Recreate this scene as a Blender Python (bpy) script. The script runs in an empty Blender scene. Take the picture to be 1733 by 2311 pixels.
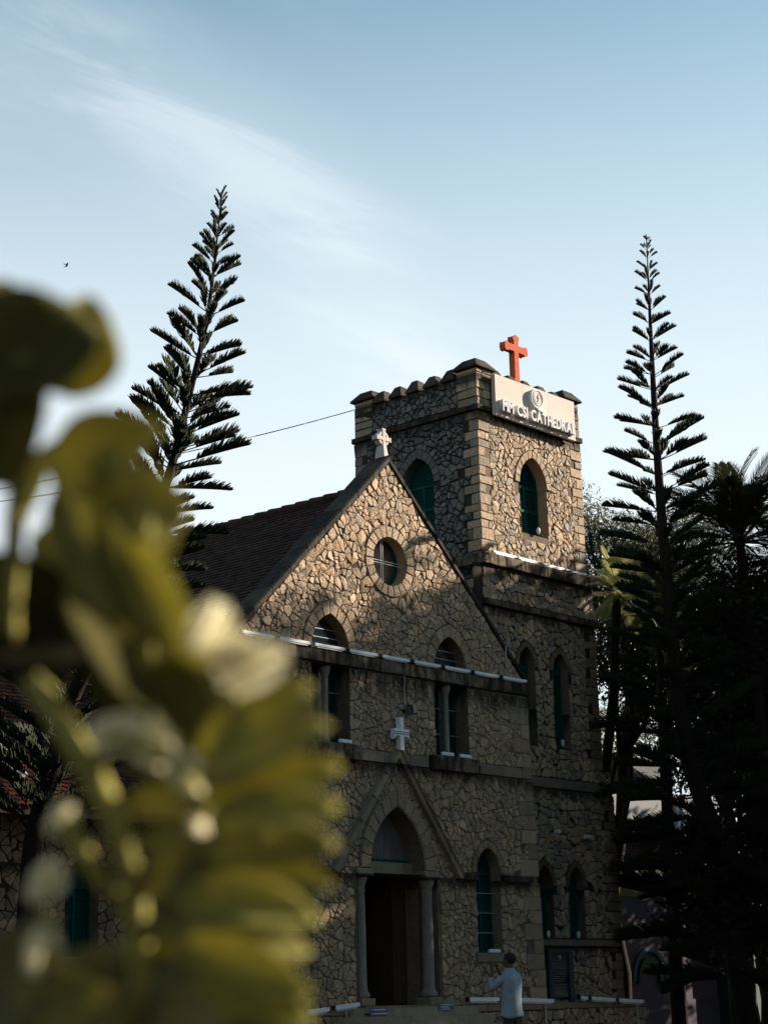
import bpy, bmesh, math, random
import numpy as np
from mathutils import Vector, Matrix, kdtree
from mathutils.geometry import tessellate_polygon

SC = bpy.context.scene
COL = SC.collection
rad = math.radians

# ------------------------------------------------------------------ camera
CAM_R = Vector((0.671872, -0.740327, -0.022438))
CAM_U = Vector((-0.174338, -0.187516, 0.966666))
CAM_F = Vector((0.719857, 0.645564, 0.255054))
CAM_P = Vector((-26.18348, -23.47285, 1.10624))
cam = bpy.data.cameras.new('camera')
cam.sensor_fit = 'HORIZONTAL'; cam.sensor_width = 36.0
cam.lens = 36.0 * 4200.57 / 1733.0
cam.clip_start = 0.05; cam.clip_end = 3000
cam.dof.use_dof = True; cam.dof.focus_distance = 36.0
cam.dof.aperture_fstop = 6.6; cam.dof.aperture_blades = 0
camo = bpy.data.objects.new('camera', cam); COL.objects.link(camo)
m = Matrix((CAM_R, CAM_U, -CAM_F)).transposed().to_4x4(); m.translation = CAM_P
camo.matrix_world = m
SC.camera = camo

# ------------------------------------------------------------------ sun, sky, exposure
SUN_EL = rad(23.0); SUN_AZ = rad(115.0)          # azimuth from +Y towards +X
SUN_DIR = Vector((math.sin(SUN_AZ)*math.cos(SUN_EL), math.cos(SUN_AZ)*math.cos(SUN_EL), math.sin(SUN_EL)))
sl = bpy.data.lights.new('sun', 'SUN'); sl.energy = 5.0; sl.angle = rad(0.6); sl.color = (1.0, 0.86, 0.72)
so = bpy.data.objects.new('sun', sl); COL.objects.link(so)
so.rotation_euler = SUN_DIR.to_track_quat('Z', 'Y').to_euler()
so.location = (30, -20, 40)
W = bpy.data.worlds.new('World'); SC.world = W; W.use_nodes = True
nt = W.node_tree; N = nt.nodes; Lk = nt.links; N.clear()
def wn(t, **k):
    n = N.new(t)
    for a, b in k.items(): setattr(n, a, b)
    return n
sky = wn('ShaderNodeTexSky', sky_type='NISHITA', sun_disc=False, sun_elevation=SUN_EL, sun_rotation=SUN_AZ,
         altitude=300.0, air_density=1.0, dust_density=1.2, ozone_density=1.0)
tc = wn('ShaderNodeTexCoord')
# thin cirrus band: distance of the view direction from a great circle, broken by noise
def vdot(vec, src):
    n = wn('ShaderNodeVectorMath', operation='DOT_PRODUCT'); n.inputs[1].default_value = vec
    Lk.new(src, n.inputs[0]); return n.outputs['Value']
def mth(op, a, b=None, clamp=False):
    n = wn('ShaderNodeMath', operation=op); n.use_clamp = clamp
    for i, v in enumerate((a, b)):
        if v is None: continue
        if isinstance(v, (int, float)): n.inputs[i].default_value = v
        else: Lk.new(v, n.inputs[i])
    return n.outputs[0]
def mapr(v, a, b, c, d, interp='SMOOTHSTEP'):
    n = wn('ShaderNodeMapRange', interpolation_type=interp)
    Lk.new(v, n.inputs[0])
    for i, x in enumerate((a, b, c, d)): n.inputs[i+1].default_value = x
    return n.outputs[0]
gen = tc.outputs['Generated']
sep = wn('ShaderNodeSeparateXYZ'); Lk.new(gen, sep.inputs[0])
zc = mth('MAXIMUM', sep.outputs['Z'], 0.05)
px = mth('DIVIDE', sep.outputs['X'], zc); py = mth('DIVIDE', sep.outputs['Y'], zc)
cmb = wn('ShaderNodeCombineXYZ'); Lk.new(px, cmb.inputs[0]); Lk.new(py, cmb.inputs[1])
nz = wn('ShaderNodeTexNoise'); nz.inputs['Scale'].default_value = 4.0; nz.inputs['Detail'].default_value = 8; nz.inputs['Roughness'].default_value = 0.6; nz.inputs['Distortion'].default_value = 0.4
mp = wn('ShaderNodeMapping'); mp.inputs['Rotation'].default_value = (0, 0, rad(-28)); mp.inputs['Scale'].default_value = (0.55, 1.5, 1)
Lk.new(cmb.outputs[0], mp.inputs[0]); Lk.new(mp.outputs[0], nz.inputs['Vector'])
nz2 = wn('ShaderNodeTexNoise'); nz2.inputs['Scale'].default_value = 1.6; nz2.inputs['Detail'].default_value = 3
Lk.new(cmb.outputs[0], nz2.inputs['Vector'])
dist = mth('MULTIPLY', mth('SUBTRACT', vdot((0.55686, 0.79385, 0.24436), gen), 0.96875), 4.0)
wob = mth('MULTIPLY', mth('SUBTRACT', nz2.outputs[0], 0.5), 0.05)
dd = mth('ABSOLUTE', mth('ADD', dist, wob))
band = mapr(dd, 0.0, 0.060, 1.0, 0.0)
wisp = mapr(nz.outputs[0], 0.40, 0.66, 0.0, 1.0)
cloud = mth('MULTIPLY', band, mth('ADD', mth('MULTIPLY', wisp, 0.28), 0.14))
cloud = mth('ADD', cloud, mth('MULTIPLY', mapr(nz.outputs[0], 0.45, 0.85, 0, 1), 0.03), clamp=True)
# the sky: Nishita, tinted to the photograph's teal, whitened by haze towards the horizon
hsv = wn('ShaderNodeHueSaturation'); hsv.inputs['Saturation'].default_value = 1.0
hsv.inputs['Hue'].default_value = 0.49
Lk.new(sky.outputs[0], hsv.inputs['Color'])
tint = wn('ShaderNodeMix', data_type='RGBA', blend_type='MULTIPLY'); tint.inputs[0].default_value = 1; Lk.new(hsv.outputs[0], tint.inputs[6]); tint.inputs[7].default_value = (.64, 1.0, 1.0, 1)
mixh = wn('ShaderNodeMix', data_type='RGBA'); Lk.new(tint.outputs[2], mixh.inputs[6]); mixh.inputs[7].default_value = (6.2, 6.85, 7.15, 1)
Lk.new(mapr(sep.outputs['Z'], 0.20, 0.62, 1.0, 0.0), mixh.inputs[0])
mixc = wn('ShaderNodeMix', data_type='RGBA'); Lk.new(mixh.outputs[2], mixc.inputs[6]); mixc.inputs[7].default_value = (6.7, 7.2, 7.4, 1)
Lk.new(cloud, mixc.inputs[0])
bg = wn('ShaderNodeBackground'); bg.inputs['Strength'].default_value = 0.05
Lk.new(mixc.outputs[2], bg.inputs['Color'])
wo = wn('ShaderNodeOutputWorld'); Lk.new(bg.outputs[0], wo.inputs[0])
SC.view_settings.view_transform = 'Standard'; SC.view_settings.look = 'None'
SC.view_settings.gamma = 1.0; SC.view_settings.use_curve_mapping = False
SC.view_settings.exposure = 1.58
SC.cycles.max_bounces = 6; SC.cycles.diffuse_bounces = 3

# ------------------------------------------------------------------ helpers
def tag(o, label=None, cat=None, group=None, kind=None):
    for k, v in (('label', label), ('category', cat), ('group', group), ('kind', kind)):
        if v: o[k] = v
    return o
WORLD_SPACE = set()
def empty(name, loc=(0, 0, 0), **k):
    o = bpy.data.objects.new(name, None); COL.objects.link(o); o.location = loc; o.empty_display_size = 0.2
    return tag(o, **k)
def link(name, me, parent=None, mat=None, **k):
    o = bpy.data.objects.new(name, me); COL.objects.link(o)
    if parent is not None:
        o.parent = parent
        # meshes are written in world space: undo the chain of parents
        T = Matrix.Identity(4); p = parent
        while p is not None: T = p.matrix_basis @ T; p = p.parent
        if me is not None and me.name in WORLD_SPACE: o.matrix_basis = T.inverted()
    if mat is not None and me is not None and not me.materials: me.materials.append(mat)
    return tag(o, **k)

class MB:
    def __init__(s): s.v = []; s.f = []; s.c = []
    def add(s, vs, fs, tone=None):
        b = len(s.v); s.v += [tuple(p) for p in vs]
        s.f += [tuple(b+i for i in f) for f in fs]
        s.c += [tone or (1, 1, 1)] * len(vs)
    def box(s, a, b, tone=None):
        x0, y0, z0 = a; x1, y1, z1 = b
        s.add([(x0,y0,z0),(x1,y0,z0),(x1,y1,z0),(x0,y1,z0),(x0,y0,z1),(x1,y0,z1),(x1,y1,z1),(x0,y1,z1)],
              [(0,3,2,1),(4,5,6,7),(0,1,5,4),(1,2,6,5),(2,3,7,6),(3,0,4,7)], tone)
    def tube(s, pts, rs, n=8, cap=True, tone=None):
        pts = [Vector(p) for p in pts]
        if not hasattr(rs, '__len__'): rs = [rs]*len(pts)
        vs = []; fs = []
        t = (pts[1]-pts[0]).normalized(); a = t.orthogonal().normalized()
        for i, p in enumerate(pts):
            t = (pts[min(i+1, len(pts)-1)]-pts[max(i-1, 0)]).normalized()
            a = (a-t*a.dot(t)).normalized(); b = t.cross(a)
            for k in range(n):
                q = 2*math.pi*k/n; vs.append(p+(a*math.cos(q)+b*math.sin(q))*rs[i])
        for i in range(len(pts)-1):
            for k in range(n):
                k2 = (k+1) % n; fs.append((i*n+k, i*n+k2, (i+1)*n+k2, (i+1)*n+k))
        if cap:
            fs.append(tuple(range(n))[::-1]); fs.append(tuple((len(pts)-1)*n+k for k in range(n)))
        s.add(vs, fs, tone)
    def lathe(s, c, prof, n=20, tone=None):
        vs = []; fs = []
        for r, z in prof:
            for k in range(n):
                q = 2*math.pi*k/n; vs.append((c[0]+r*math.cos(q), c[1]+r*math.sin(q), c[2]+z))
        for i in range(len(prof)-1):
            for k in range(n):
                k2 = (k+1) % n; fs.append((i*n+k, i*n+k2, (i+1)*n+k2, (i+1)*n+k))
        fs.append(tuple(range(n))[::-1]); fs.append(tuple((len(prof)-1)*n+k for k in range(n)))
        s.add(vs, fs, tone)
    def mesh(s, name, local=None, smooth=False):
        # local: origin to subtract (then the mesh is NOT world-space); first leaf colour is a darker olive
        vs = s.v
        if local is not None: vs = [(x-local[0], y-local[1], z-local[2]) for x, y, z in vs]
        me = bpy.data.meshes.new(name); me.from_pydata(vs, [], s.f)
        if local is None: WORLD_SPACE.add(me.name)
        at = me.color_attributes.new('tone', 'FLOAT_COLOR', 'POINT')
        a = np.ones((len(vs), 4), dtype=np.float32); a[:, :3] = np.array(s.c, dtype=np.float32).reshape(-1, 3)
        at.data.foreach_set('color', a.ravel())
        if smooth: me.polygons.foreach_set('use_smooth', [True]*len(me.polygons))
        me.update(); return me
    def build(s, name, mat, parent=None, smooth=False, **k):
        return link(name, s.mesh(name, None, smooth), parent, mat, **k)
    def thing(s, name, mat, base, smooth=False, **k):
        o = link(name, s.mesh(name, base, smooth), None, mat, **k); o.location = base; return o
def bevel(o, w=0.01, seg=1):
    md = o.modifiers.new('bevel', 'BEVEL'); md.width = w; md.segments = seg; md.limit_method = 'ANGLE'; return o

# ------------------------------------------------------------------ materials
def mat(name, base=(.5, .5, .5), rough=.8, tone=False, nscale=6, namt=.25, bump=.0, bscale=30, metal=0, spec=.3, dirt=None, trans=0, stretch=None, objrand=0, runoff=None):
    m_ = bpy.data.materials.new(name); m_.use_nodes = True; t = m_.node_tree; n = t.nodes; l = t.links
    p = n['Principled BSDF']; p.inputs['Roughness'].default_value = rough; p.inputs['Metallic'].default_value = metal
    p.inputs['Specular IOR Level'].default_value = spec
    geo = n.new('ShaderNodeNewGeometry'); src = geo.outputs['Position']
    if stretch:
        mpn = n.new('ShaderNodeMapping'); mpn.inputs['Scale'].default_value = stretch; l.new(src, mpn.inputs[0]); src = mpn.outputs[0]
    nz = n.new('ShaderNodeTexNoise'); nz.inputs['Scale'].default_value = nscale; nz.inputs['Detail'].default_value = 6; nz.inputs['Roughness'].default_value = .65
    l.new(src, nz.inputs['Vector'])
    mr = n.new('ShaderNodeMapRange'); mr.inputs[1].default_value = .3; mr.inputs[2].default_value = .7
    mr.inputs[3].default_value = 1-namt; mr.inputs[4].default_value = 1+namt; l.new(nz.outputs[0], mr.inputs[0])
    rgb = n.new('ShaderNodeRGB'); rgb.outputs[0].default_value = (*base, 1); c = rgb.outputs[0]
    def mul(c, f):
        mx = n.new('ShaderNodeMix'); mx.data_type = 'RGBA'; mx.blend_type = 'MULTIPLY'; mx.inputs[0].default_value = 1
        l.new(c, mx.inputs[6]); l.new(f, mx.inputs[7]); return mx.outputs[2]
    if tone:
        at = n.new('ShaderNodeAttribute'); at.attribute_name = 'tone'; c = mul(c, at.outputs['Color'])
    if objrand:
        oi = n.new('ShaderNodeObjectInfo'); m2 = n.new('ShaderNodeMapRange'); m2.inputs[3].default_value = 1-objrand; m2.inputs[4].default_value = 1+objrand
        l.new(oi.outputs['Random'], m2.inputs[0]); c = mul(c, m2.outputs[0])
    c = mul(c, mr.outputs[0])
    if dirt:   # weathering: dark lichen and run-off, patches at large scale plus vertical streaks
        n2 = n.new('ShaderNodeTexNoise'); n2.inputs['Scale'].default_value = dirt[0]; n2.inputs['Detail'].default_value = 8; n2.inputs['Roughness'].default_value = .7
        mp2 = n.new('ShaderNodeMapping'); mp2.inputs['Scale'].default_value = dirt[3] if len(dirt) > 3 else (1, 1, .45); l.new(geo.outputs['Position'], mp2.inputs[0]); l.new(mp2.outputs[0], n2.inputs['Vector'])
        m3 = n.new('ShaderNodeMapRange'); m3.interpolation_type = 'SMOOTHSTEP'; m3.inputs[1].default_value = dirt[1]; m3.inputs[2].default_value = dirt[1]+.18
        m3.inputs[3].default_value = 0; m3.inputs[4].default_value = dirt[2]; l.new(n2.outputs[0], m3.inputs[0])
        mx = n.new('ShaderNodeMix'); mx.data_type = 'RGBA'; l.new(m3.outputs[0], mx.inputs[0]); l.new(c, mx.inputs[6]); mx.inputs[7].default_value = (.016, .015, .013, 1)
        c = mx.outputs[2]
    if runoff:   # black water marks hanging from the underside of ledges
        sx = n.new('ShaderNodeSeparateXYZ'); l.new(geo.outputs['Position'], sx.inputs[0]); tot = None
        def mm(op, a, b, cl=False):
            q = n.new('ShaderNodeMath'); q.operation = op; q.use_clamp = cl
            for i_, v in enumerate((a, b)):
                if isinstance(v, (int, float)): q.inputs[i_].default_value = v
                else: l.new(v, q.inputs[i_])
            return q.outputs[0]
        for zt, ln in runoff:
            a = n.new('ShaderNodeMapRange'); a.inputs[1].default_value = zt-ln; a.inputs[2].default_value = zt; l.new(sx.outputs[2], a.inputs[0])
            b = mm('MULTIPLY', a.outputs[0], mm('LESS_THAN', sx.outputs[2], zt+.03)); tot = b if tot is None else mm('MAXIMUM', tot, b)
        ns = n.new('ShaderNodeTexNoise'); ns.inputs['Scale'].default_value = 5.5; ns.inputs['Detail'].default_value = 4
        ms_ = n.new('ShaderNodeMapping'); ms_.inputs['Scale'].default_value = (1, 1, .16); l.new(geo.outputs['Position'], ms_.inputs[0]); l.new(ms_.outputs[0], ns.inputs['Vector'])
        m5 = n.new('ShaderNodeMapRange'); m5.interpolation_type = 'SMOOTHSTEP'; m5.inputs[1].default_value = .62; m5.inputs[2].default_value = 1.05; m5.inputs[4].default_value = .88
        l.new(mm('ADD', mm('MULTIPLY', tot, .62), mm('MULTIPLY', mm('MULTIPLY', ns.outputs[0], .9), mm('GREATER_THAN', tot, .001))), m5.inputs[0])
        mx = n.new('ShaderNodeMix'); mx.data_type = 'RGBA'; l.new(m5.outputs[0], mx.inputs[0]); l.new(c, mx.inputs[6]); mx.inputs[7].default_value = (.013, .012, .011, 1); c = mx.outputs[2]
    l.new(c, p.inputs['Base Color'])
    if bump:
        nb = n.new('ShaderNodeTexNoise'); nb.inputs['Scale'].default_value = bscale; nb.inputs['Detail'].default_value = 5; l.new(src, nb.inputs['Vector'])
        bp = n.new('ShaderNodeBump'); bp.inputs['Strength'].default_value = bump; bp.inputs['Distance'].default_value = .03
        l.new(nb.outputs[0], bp.inputs['Height']); l.new(bp.outputs[0], p.inputs['Normal'])
    if trans:
        tr = n.new('ShaderNodeBsdfTranslucent'); l.new(c, tr.inputs['Color']); ms = n.new('ShaderNodeMixShader'); ms.inputs[0].default_value = trans
        l.new(p.outputs[0], ms.inputs[1]); l.new(tr.outputs[0], ms.inputs[2]); l.new(ms.outputs[0], n['Material Output'].inputs[0])
    return m_
M = {}
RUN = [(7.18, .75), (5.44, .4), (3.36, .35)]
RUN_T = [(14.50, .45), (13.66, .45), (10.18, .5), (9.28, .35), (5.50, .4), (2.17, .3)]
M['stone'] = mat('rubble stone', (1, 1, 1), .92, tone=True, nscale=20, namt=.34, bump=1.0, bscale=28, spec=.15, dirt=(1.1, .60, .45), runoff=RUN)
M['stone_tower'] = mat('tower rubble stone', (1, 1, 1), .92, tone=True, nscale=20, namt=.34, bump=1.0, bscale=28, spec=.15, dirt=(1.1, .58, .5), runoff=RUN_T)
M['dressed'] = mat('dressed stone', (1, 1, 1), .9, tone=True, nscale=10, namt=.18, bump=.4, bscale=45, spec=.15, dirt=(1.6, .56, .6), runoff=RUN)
M['band'] = mat('stained string course', (.17, .14, .105), .95, tone=True, nscale=9, namt=.35, bump=.5, bscale=40, spec=.1, dirt=(5.0, .40, .90, (1, 1, .3)))
M['cope'] = mat('weathered coping', (.034, .030, .026), .95, tone=True, nscale=5, namt=.45, bump=.6, bscale=30, spec=.1)
M['mortar'] = mat('lime mortar', (.034, .028, .022), .98, nscale=5, namt=.3, bump=.5, bscale=50, spec=.05)
M['mortarlight'] = mat('lime mortar', (.13, .10, .072), .98, nscale=5, namt=.3, bump=.5, bscale=50, spec=.05)
M['point'] = mat('raised pointing', (.26, .22, .16), .95, nscale=8, namt=.2, spec=.1)
M['teal'] = mat('teal painted timber', (.004, .052, .042), .75, nscale=12, namt=.2, spec=.08)
M['glass'] = mat('dusty dark glass', (.02, .022, .024), .25, nscale=3, namt=.3, spec=.5)
M['dark'] = mat('dark interior', (.012, .011, .010), .9, spec=.1)
M['tile'] = mat('clay roof tile', (.050, .031, .025), .9, tone=True, nscale=7, namt=.4, bump=.4, bscale=40, spec=.1, dirt=(2.0, .5, .6))
M['tile2'] = mat('clay fish scale tile', (.13, .052, .03), .85, tone=True, nscale=9, namt=.3, bump=.3, bscale=40, spec=.15)
M['white'] = mat('white paint', (.50, .52, .53), .6, nscale=8, namt=.06, spec=.3)
M['chalk'] = mat('whitewashed cement', (.42, .395, .36), .9, nscale=12, namt=.12, spec=.04)
M['brightwhite'] = mat('fresh white paint', (.80, .82, .83), .7, nscale=8, namt=.04, spec=.1)
M['tube'] = mat('white lamp batten', (.70, .73, .75), .5, nscale=8, namt=.03, spec=.4)
M['orange'] = mat('orange painted cross', (.40, .105, .055), .9, nscale=10, namt=.12, spec=.03)
M['board'] = mat('aluminium composite board', (.48, .43, .39), .9, nscale=1.5, namt=.05, spec=.03)
M['letter'] = mat('moulded letter face', (.52, .51, .50), .85, nscale=6, namt=.04, spec=.05)
M['column'] = mat('granite column', (.20, .18, .15), .75, nscale=20, namt=.18, bump=.15, bscale=80, spec=.2)
M['wood'] = mat('dark timber', (.05, .03, .02), .7, nscale=6, namt=.3, stretch=(6, 6, .6), spec=.3)
M['greywood'] = mat('grey timber planks', (.12, .12, .115), .8, nscale=5, namt=.3, stretch=(8, 8, .5), spec=.2)
M['black'] = mat('black plastic', (.012, .012, .013), .5, spec=.4, namt=.1)
M['granite'] = mat('black granite', (.012, .013, .016), .2, nscale=60, namt=.3, spec=.5)
M['bluegrey'] = mat('blue grey paint', (.03, .042, .055), .6, spec=.3, namt=.15)
M['signblue'] = mat('navy enamel', (.02, .035, .12), .35, spec=.4, namt=.1)
M['ground'] = mat('dark earth and paving', (.03, .028, .024), .95, nscale=.8, namt=.35, bump=.4, bscale=12, spec=.1)
M['steel'] = mat('galvanised steel', (.35, .36, .37), .45, metal=.7, namt=.1)
M['bark'] = mat('tree bark', (.020, .016, .013), .95, nscale=8, namt=.35, bump=.8, bscale=20, stretch=(2, 2, .5), spec=.1)
M['needle'] = mat('conifer foliage', (.020, .028, .014), .8, nscale=3, namt=.3, spec=.15, objrand=.25)
M['leafdark'] = mat('dark broad leaf', (.016, .022, .009), .6, tone=True, nscale=1.2, namt=.3, spec=.25, trans=.25)
M['leaflace'] = mat('fine pinnate leaf', (.05, .052, .02), .6, tone=True, nscale=1.2, namt=.3, spec=.25, trans=.35)
M['frond'] = mat('palm leaflet', (.022, .026, .010), .5, nscale=2, namt=.3, spec=.3, trans=.3, objrand=.2)
M['frondsunlit'] = mat('sunlit palm leaflet', (.34, .34, .12), .5, nscale=2, namt=.25, spec=.3, trans=.35, objrand=.2)  # paler copy of the frond; sunlight is put into the colour

# ------------------------------------------------------------------ planar masonry
class Frame:
    def __init__(s, o, u, v, n): s.o = Vector(o); s.u = Vector(u); s.v = Vector(v); s.n = Vector(n)
    def __call__(s, u, v, n=0.0): return s.o+s.u*u+s.v*v+s.n*n
def clip(poly, a, b, c):              # keep a*x+b*y <= c
    out = []; k = len(poly)
    for i in range(k):
        p = poly[i]; q = poly[(i+1) % k]; dp = a*p[0]+b*p[1]-c; dq = a*q[0]+b*q[1]-c
        if dp <= 0: out.append(p)
        if (dp < 0 < dq) or (dq < 0 < dp):
            t = dp/(dp-dq); out.append((p[0]+(q[0]-p[0])*t, p[1]+(q[1]-p[1])*t))
    return out
def edges_out(poly):                  # CCW convex polygon -> outward half planes
    r = []
    for i in range(len(poly)):
        p = poly[i]; q = poly[(i+1) % len(poly)]; dx, dy = q[0]-p[0], q[1]-p[1]; l = math.hypot(dx, dy)
        if l > 1e-9: r.append((dy/l, -dx/l, (dy*p[0]-dx*p[1])/l))
    return r
def parea(p): return .5*sum(p[i][0]*p[(i+1) % len(p)][1]-p[(i+1) % len(p)][0]*p[i][1] for i in range(len(p)))
def rect(x0, z0, x1, z1): return [(x0, z0), (x1, z0), (x1, z1), (x0, z1)]
def arch_pts(x, a, zs, h, n=8):       # pointed arch from right springing over the apex to the left one
    R = (a*a+h*h)/(2*a); tm = math.acos((R-a)/R)
    r = [(x+a-R+R*math.cos(t), zs+R*math.sin(t)) for t in [tm*i/n for i in range(n+1)]]
    return r+[(2*x-p[0], p[1]) for p in reversed(r[:-1])]
def opening(x, a, zb, zs, h, n=8): return [(x-a, zb), (x+a, zb)]+arch_pts(x, a, zs, h, n)
PAL_WARM = [(.47, .36, .25), (.42, .335, .24), (.52, .40, .27), (.37, .31, .245), (.44, .33, .22), (.34, .30, .26), (.49, .34, .21), (.40, .30, .20), (.55, .44, .31)]
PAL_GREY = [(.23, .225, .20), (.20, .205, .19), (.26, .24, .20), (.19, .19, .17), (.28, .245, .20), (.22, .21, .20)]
PAL_QUOIN = [(.36, .26, .18), (.33, .24, .165), (.38, .29, .20), (.30, .24, .18), (.34, .28, .21)]
def tone_of(rng, pal):
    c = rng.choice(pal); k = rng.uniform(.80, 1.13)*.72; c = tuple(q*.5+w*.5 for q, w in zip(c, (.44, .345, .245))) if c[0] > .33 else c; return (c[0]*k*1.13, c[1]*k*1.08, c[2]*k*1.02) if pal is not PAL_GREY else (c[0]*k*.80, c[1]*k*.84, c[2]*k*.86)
def stone_mesh(mb, fr, poly, rng, h, tone):
    n = len(poly); cx = sum(p[0] for p in poly)/n; cy = sum(p[1] for p in poly)/n
    r = math.sqrt(max(parea(poly), 1e-4)/math.pi); g = max(.6, 1-rng.uniform(.003, .008)*(2.6 if tone[2] > tone[0]*.78 and h > .03 else 1)/r)
    q = []
    if n <= 7:
        for i in range(n):
            p = poly[i]; a = poly[i-1]; b = poly[(i+1) % n]; t = rng.uniform(.08, .22)
            q += [(p[0]+(a[0]-p[0])*t, p[1]+(a[1]-p[1])*t), (p[0]+(b[0]-p[0])*t, p[1]+(b[1]-p[1])*t)]
    else: q = poly
    k = len(q); tx, ty = rng.uniform(-.17, .17), rng.uniform(-.17, .17); s2 = rng.uniform(.84, .93)
    vs = [fr(cx+(p[0]-cx)*g, cy+(p[1]-cy)*g, -.006) for p in q]
    for p in q:
        x = (p[0]-cx)*g*s2; y = (p[1]-cy)*g*s2; s3 = rng.uniform(.97, 1.03); vs.append(fr(cx+x*s3, cy+y*s3, h*rng.uniform(.65, 1.15)+x*tx+y*ty))
    vs.append(fr(cx+rng.uniform(-.1, .1)*r, cy+rng.uniform(-.1, .1)*r, h*rng.uniform(.9, 1.35)))
    fs = [(i, (i+1) % k, k+(i+1) % k, k+i) for i in range(k)]+[(k+i, k+(i+1) % k, 2*k) for i in range(k)]
    mb.add(vs, fs, tone)
def split_cell(poly, rng, lo, hi, out):
    # break a large cell into angular stones, roughly across its long axis
    a = parea(poly); tgt = lo+(hi-lo)*rng.random()**1.6
    if a < tgt*1.45 or a < .006: out.append(poly); return
    n = len(poly); cx = sum(p[0] for p in poly)/n; cy = sum(p[1] for p in poly)/n
    i, j = max(((i, j) for i in range(n) for j in range(i)), key=lambda q: math.hypot(poly[q[0]][0]-poly[q[1]][0], poly[q[0]][1]-poly[q[1]][1]))
    th = math.atan2(poly[i][1]-poly[j][1], poly[i][0]-poly[j][0])+rng.gauss(0, .24); nx, ny = math.cos(th), math.sin(th); r = math.sqrt(a)
    c = nx*(cx+rng.uniform(-.13, .13)*r)+ny*(cy+rng.uniform(-.13, .13)*r)
    for s in (1, -1):
        q = clip(poly, nx*s, ny*s, c*s)
        if len(q) >= 3 and parea(q) > .0012: split_cell(q, rng, lo, hi, out)
def rubble(fr, outer, holes, parent, rng, rmin=.085, rmax=.17, pal=PAL_WARM, keep=300, hgt=(.010, .030), name='stone', pick=None, squash=.82, palf=None, mt='stone'):
    lo, hi = 2.4*rmin*rmin, 1.9*rmax*rmax; rmin, rmax = .13, .24
    xs = [p[0] for p in outer]; ys = [p[1] for p in outer]; x0, x1, y0, y1 = min(xs), max(xs), min(ys), max(ys)
    ho = edges_out(outer); hs = [(edges_out(h), h) for h in holes]
    pts = []; cell = rmax; grid = {}
    tries = int((x1-x0)*(y1-y0)/(rmin*rmin)*2.2)
    for _ in range(tries):
        x = rng.uniform(x0, x1); y = rng.uniform(y0, y1)
        if any(a*x+b*y > c-.02 for a, b, c in ho): continue
        if any(all(a*x+b*y < c+.025 for a, b, c in e) for e, _h in hs): continue
        r = rmin+(rmax-rmin)*rng.random()**2.0
        gx, gy = int(x/cell), int(y/cell); ok = True
        for i in range(gx-2, gx+3):
            for j in range(gy-2, gy+3):
                for (u, v, s) in grid.get((i, j), ()):
                    if (u-x)**2+((v-y)/squash)**2 < ((r+s)*.80)**2: ok = False; break
                if not ok: break
            if not ok: break
        if ok: grid.setdefault((gx, gy), []).append((x, y, r)); pts.append((x, y, r))
    kd = kdtree.KDTree(len(pts))
    for i, p in enumerate(pts): kd.insert((p[0], p[1], 0), i)
    kd.balance(); cells = []
    for i, (x, y, r) in enumerate(pts):
        w = rmax*2.2; poly = [(x-w, y-w), (x+w, y-w), (x+w, y+w), (x-w, y+w)]
        for co, j, d in kd.find_n((x, y, 0), 17)[1:]:
            dx, dy = co[0]-x, co[1]-y; R2 = pts[j][2]
            mxx = (dx*dx+dy*dy)*.5*(1+(r-R2)/(r+R2)*.55)     # power-like split: big stones take more
            poly = clip(poly, dx, dy, mxx+dx*x+dy*y)
            if len(poly) < 3: break
        for a, b, c in ho:
            if len(poly) >= 3: poly = clip(poly, a, b, c)
        for e, h in hs:
            if len(poly) < 3: break
            bb = max(e, key=lambda q: q[0]*x+q[1]*y-q[2])
            if max(p[0] for p in poly) < min(p[0] for p in h) or min(p[0] for p in poly) > max(p[0] for p in h): continue
            if max(p[1] for p in poly) < min(p[1] for p in h) or min(p[1] for p in poly) > max(p[1] for p in h): continue
            poly = clip(poly, -bb[0], -bb[1], -bb[2])
        if len(poly) >= 3 and parea(poly) > .0022:
            # drop near-duplicate corners
            q = [p for k, p in enumerate(poly) if math.hypot(p[0]-poly[k-1][0], p[1]-poly[k-1][1]) > .012]
            if len(q) >= 3:
                parts = []; split_cell(q, rng, lo, hi, parts)
                for s in parts:
                    s = [p for k, p in enumerate(s) if math.hypot(p[0]-s[k-1][0], p[1]-s[k-1][1]) > .014]
                    if len(s) >= 3 and parea(s) > .0018: cells.append((sum(p[0] for p in s)/len(s), sum(p[1] for p in s)/len(s), s))
    order = sorted(cells, key=lambda c: -parea(c[2])*(1 if pick is None or pick(c[0], c[1]) else .01))
    rest = MB()
    for i, (x, y, q) in enumerate(order):
        P = pal if palf is None else palf(x, y)
        h = rng.uniform(*hgt); t = tone_of(rng, P)
        if i < keep:
            mb = MB(); stone_mesh(mb, fr, q, rng, h, t); mb.build(name, M[mt], parent)
        else: stone_mesh(rest, fr, q, rng, h, t)
    if rest.v: rest.build('rubble_stones', M[mt], parent, kind='stuff')
def sheet(fr, outer, holes, name, mt, parent, n=0.0, **k):
    loops = [outer]+holes; tri = tessellate_polygon([[Vector((p[0], p[1], 0)) for p in l] for l in loops])
    flat = [p for l in loops for p in l]; mb = MB(); mb.add([fr(p[0], p[1], n) for p in flat], tri)
    return mb.build(name, mt, parent, **k)
def reveal(mb, fr, loop, d, tone, n0=.012):
    k = len(loop); mb.add([fr(p[0], p[1], n0) for p in loop]+[fr(p[0], p[1], -d) for p in loop], [(i, (i+1) % k, k+(i+1) % k, k+i) for i in range(k)], tone)
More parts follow.
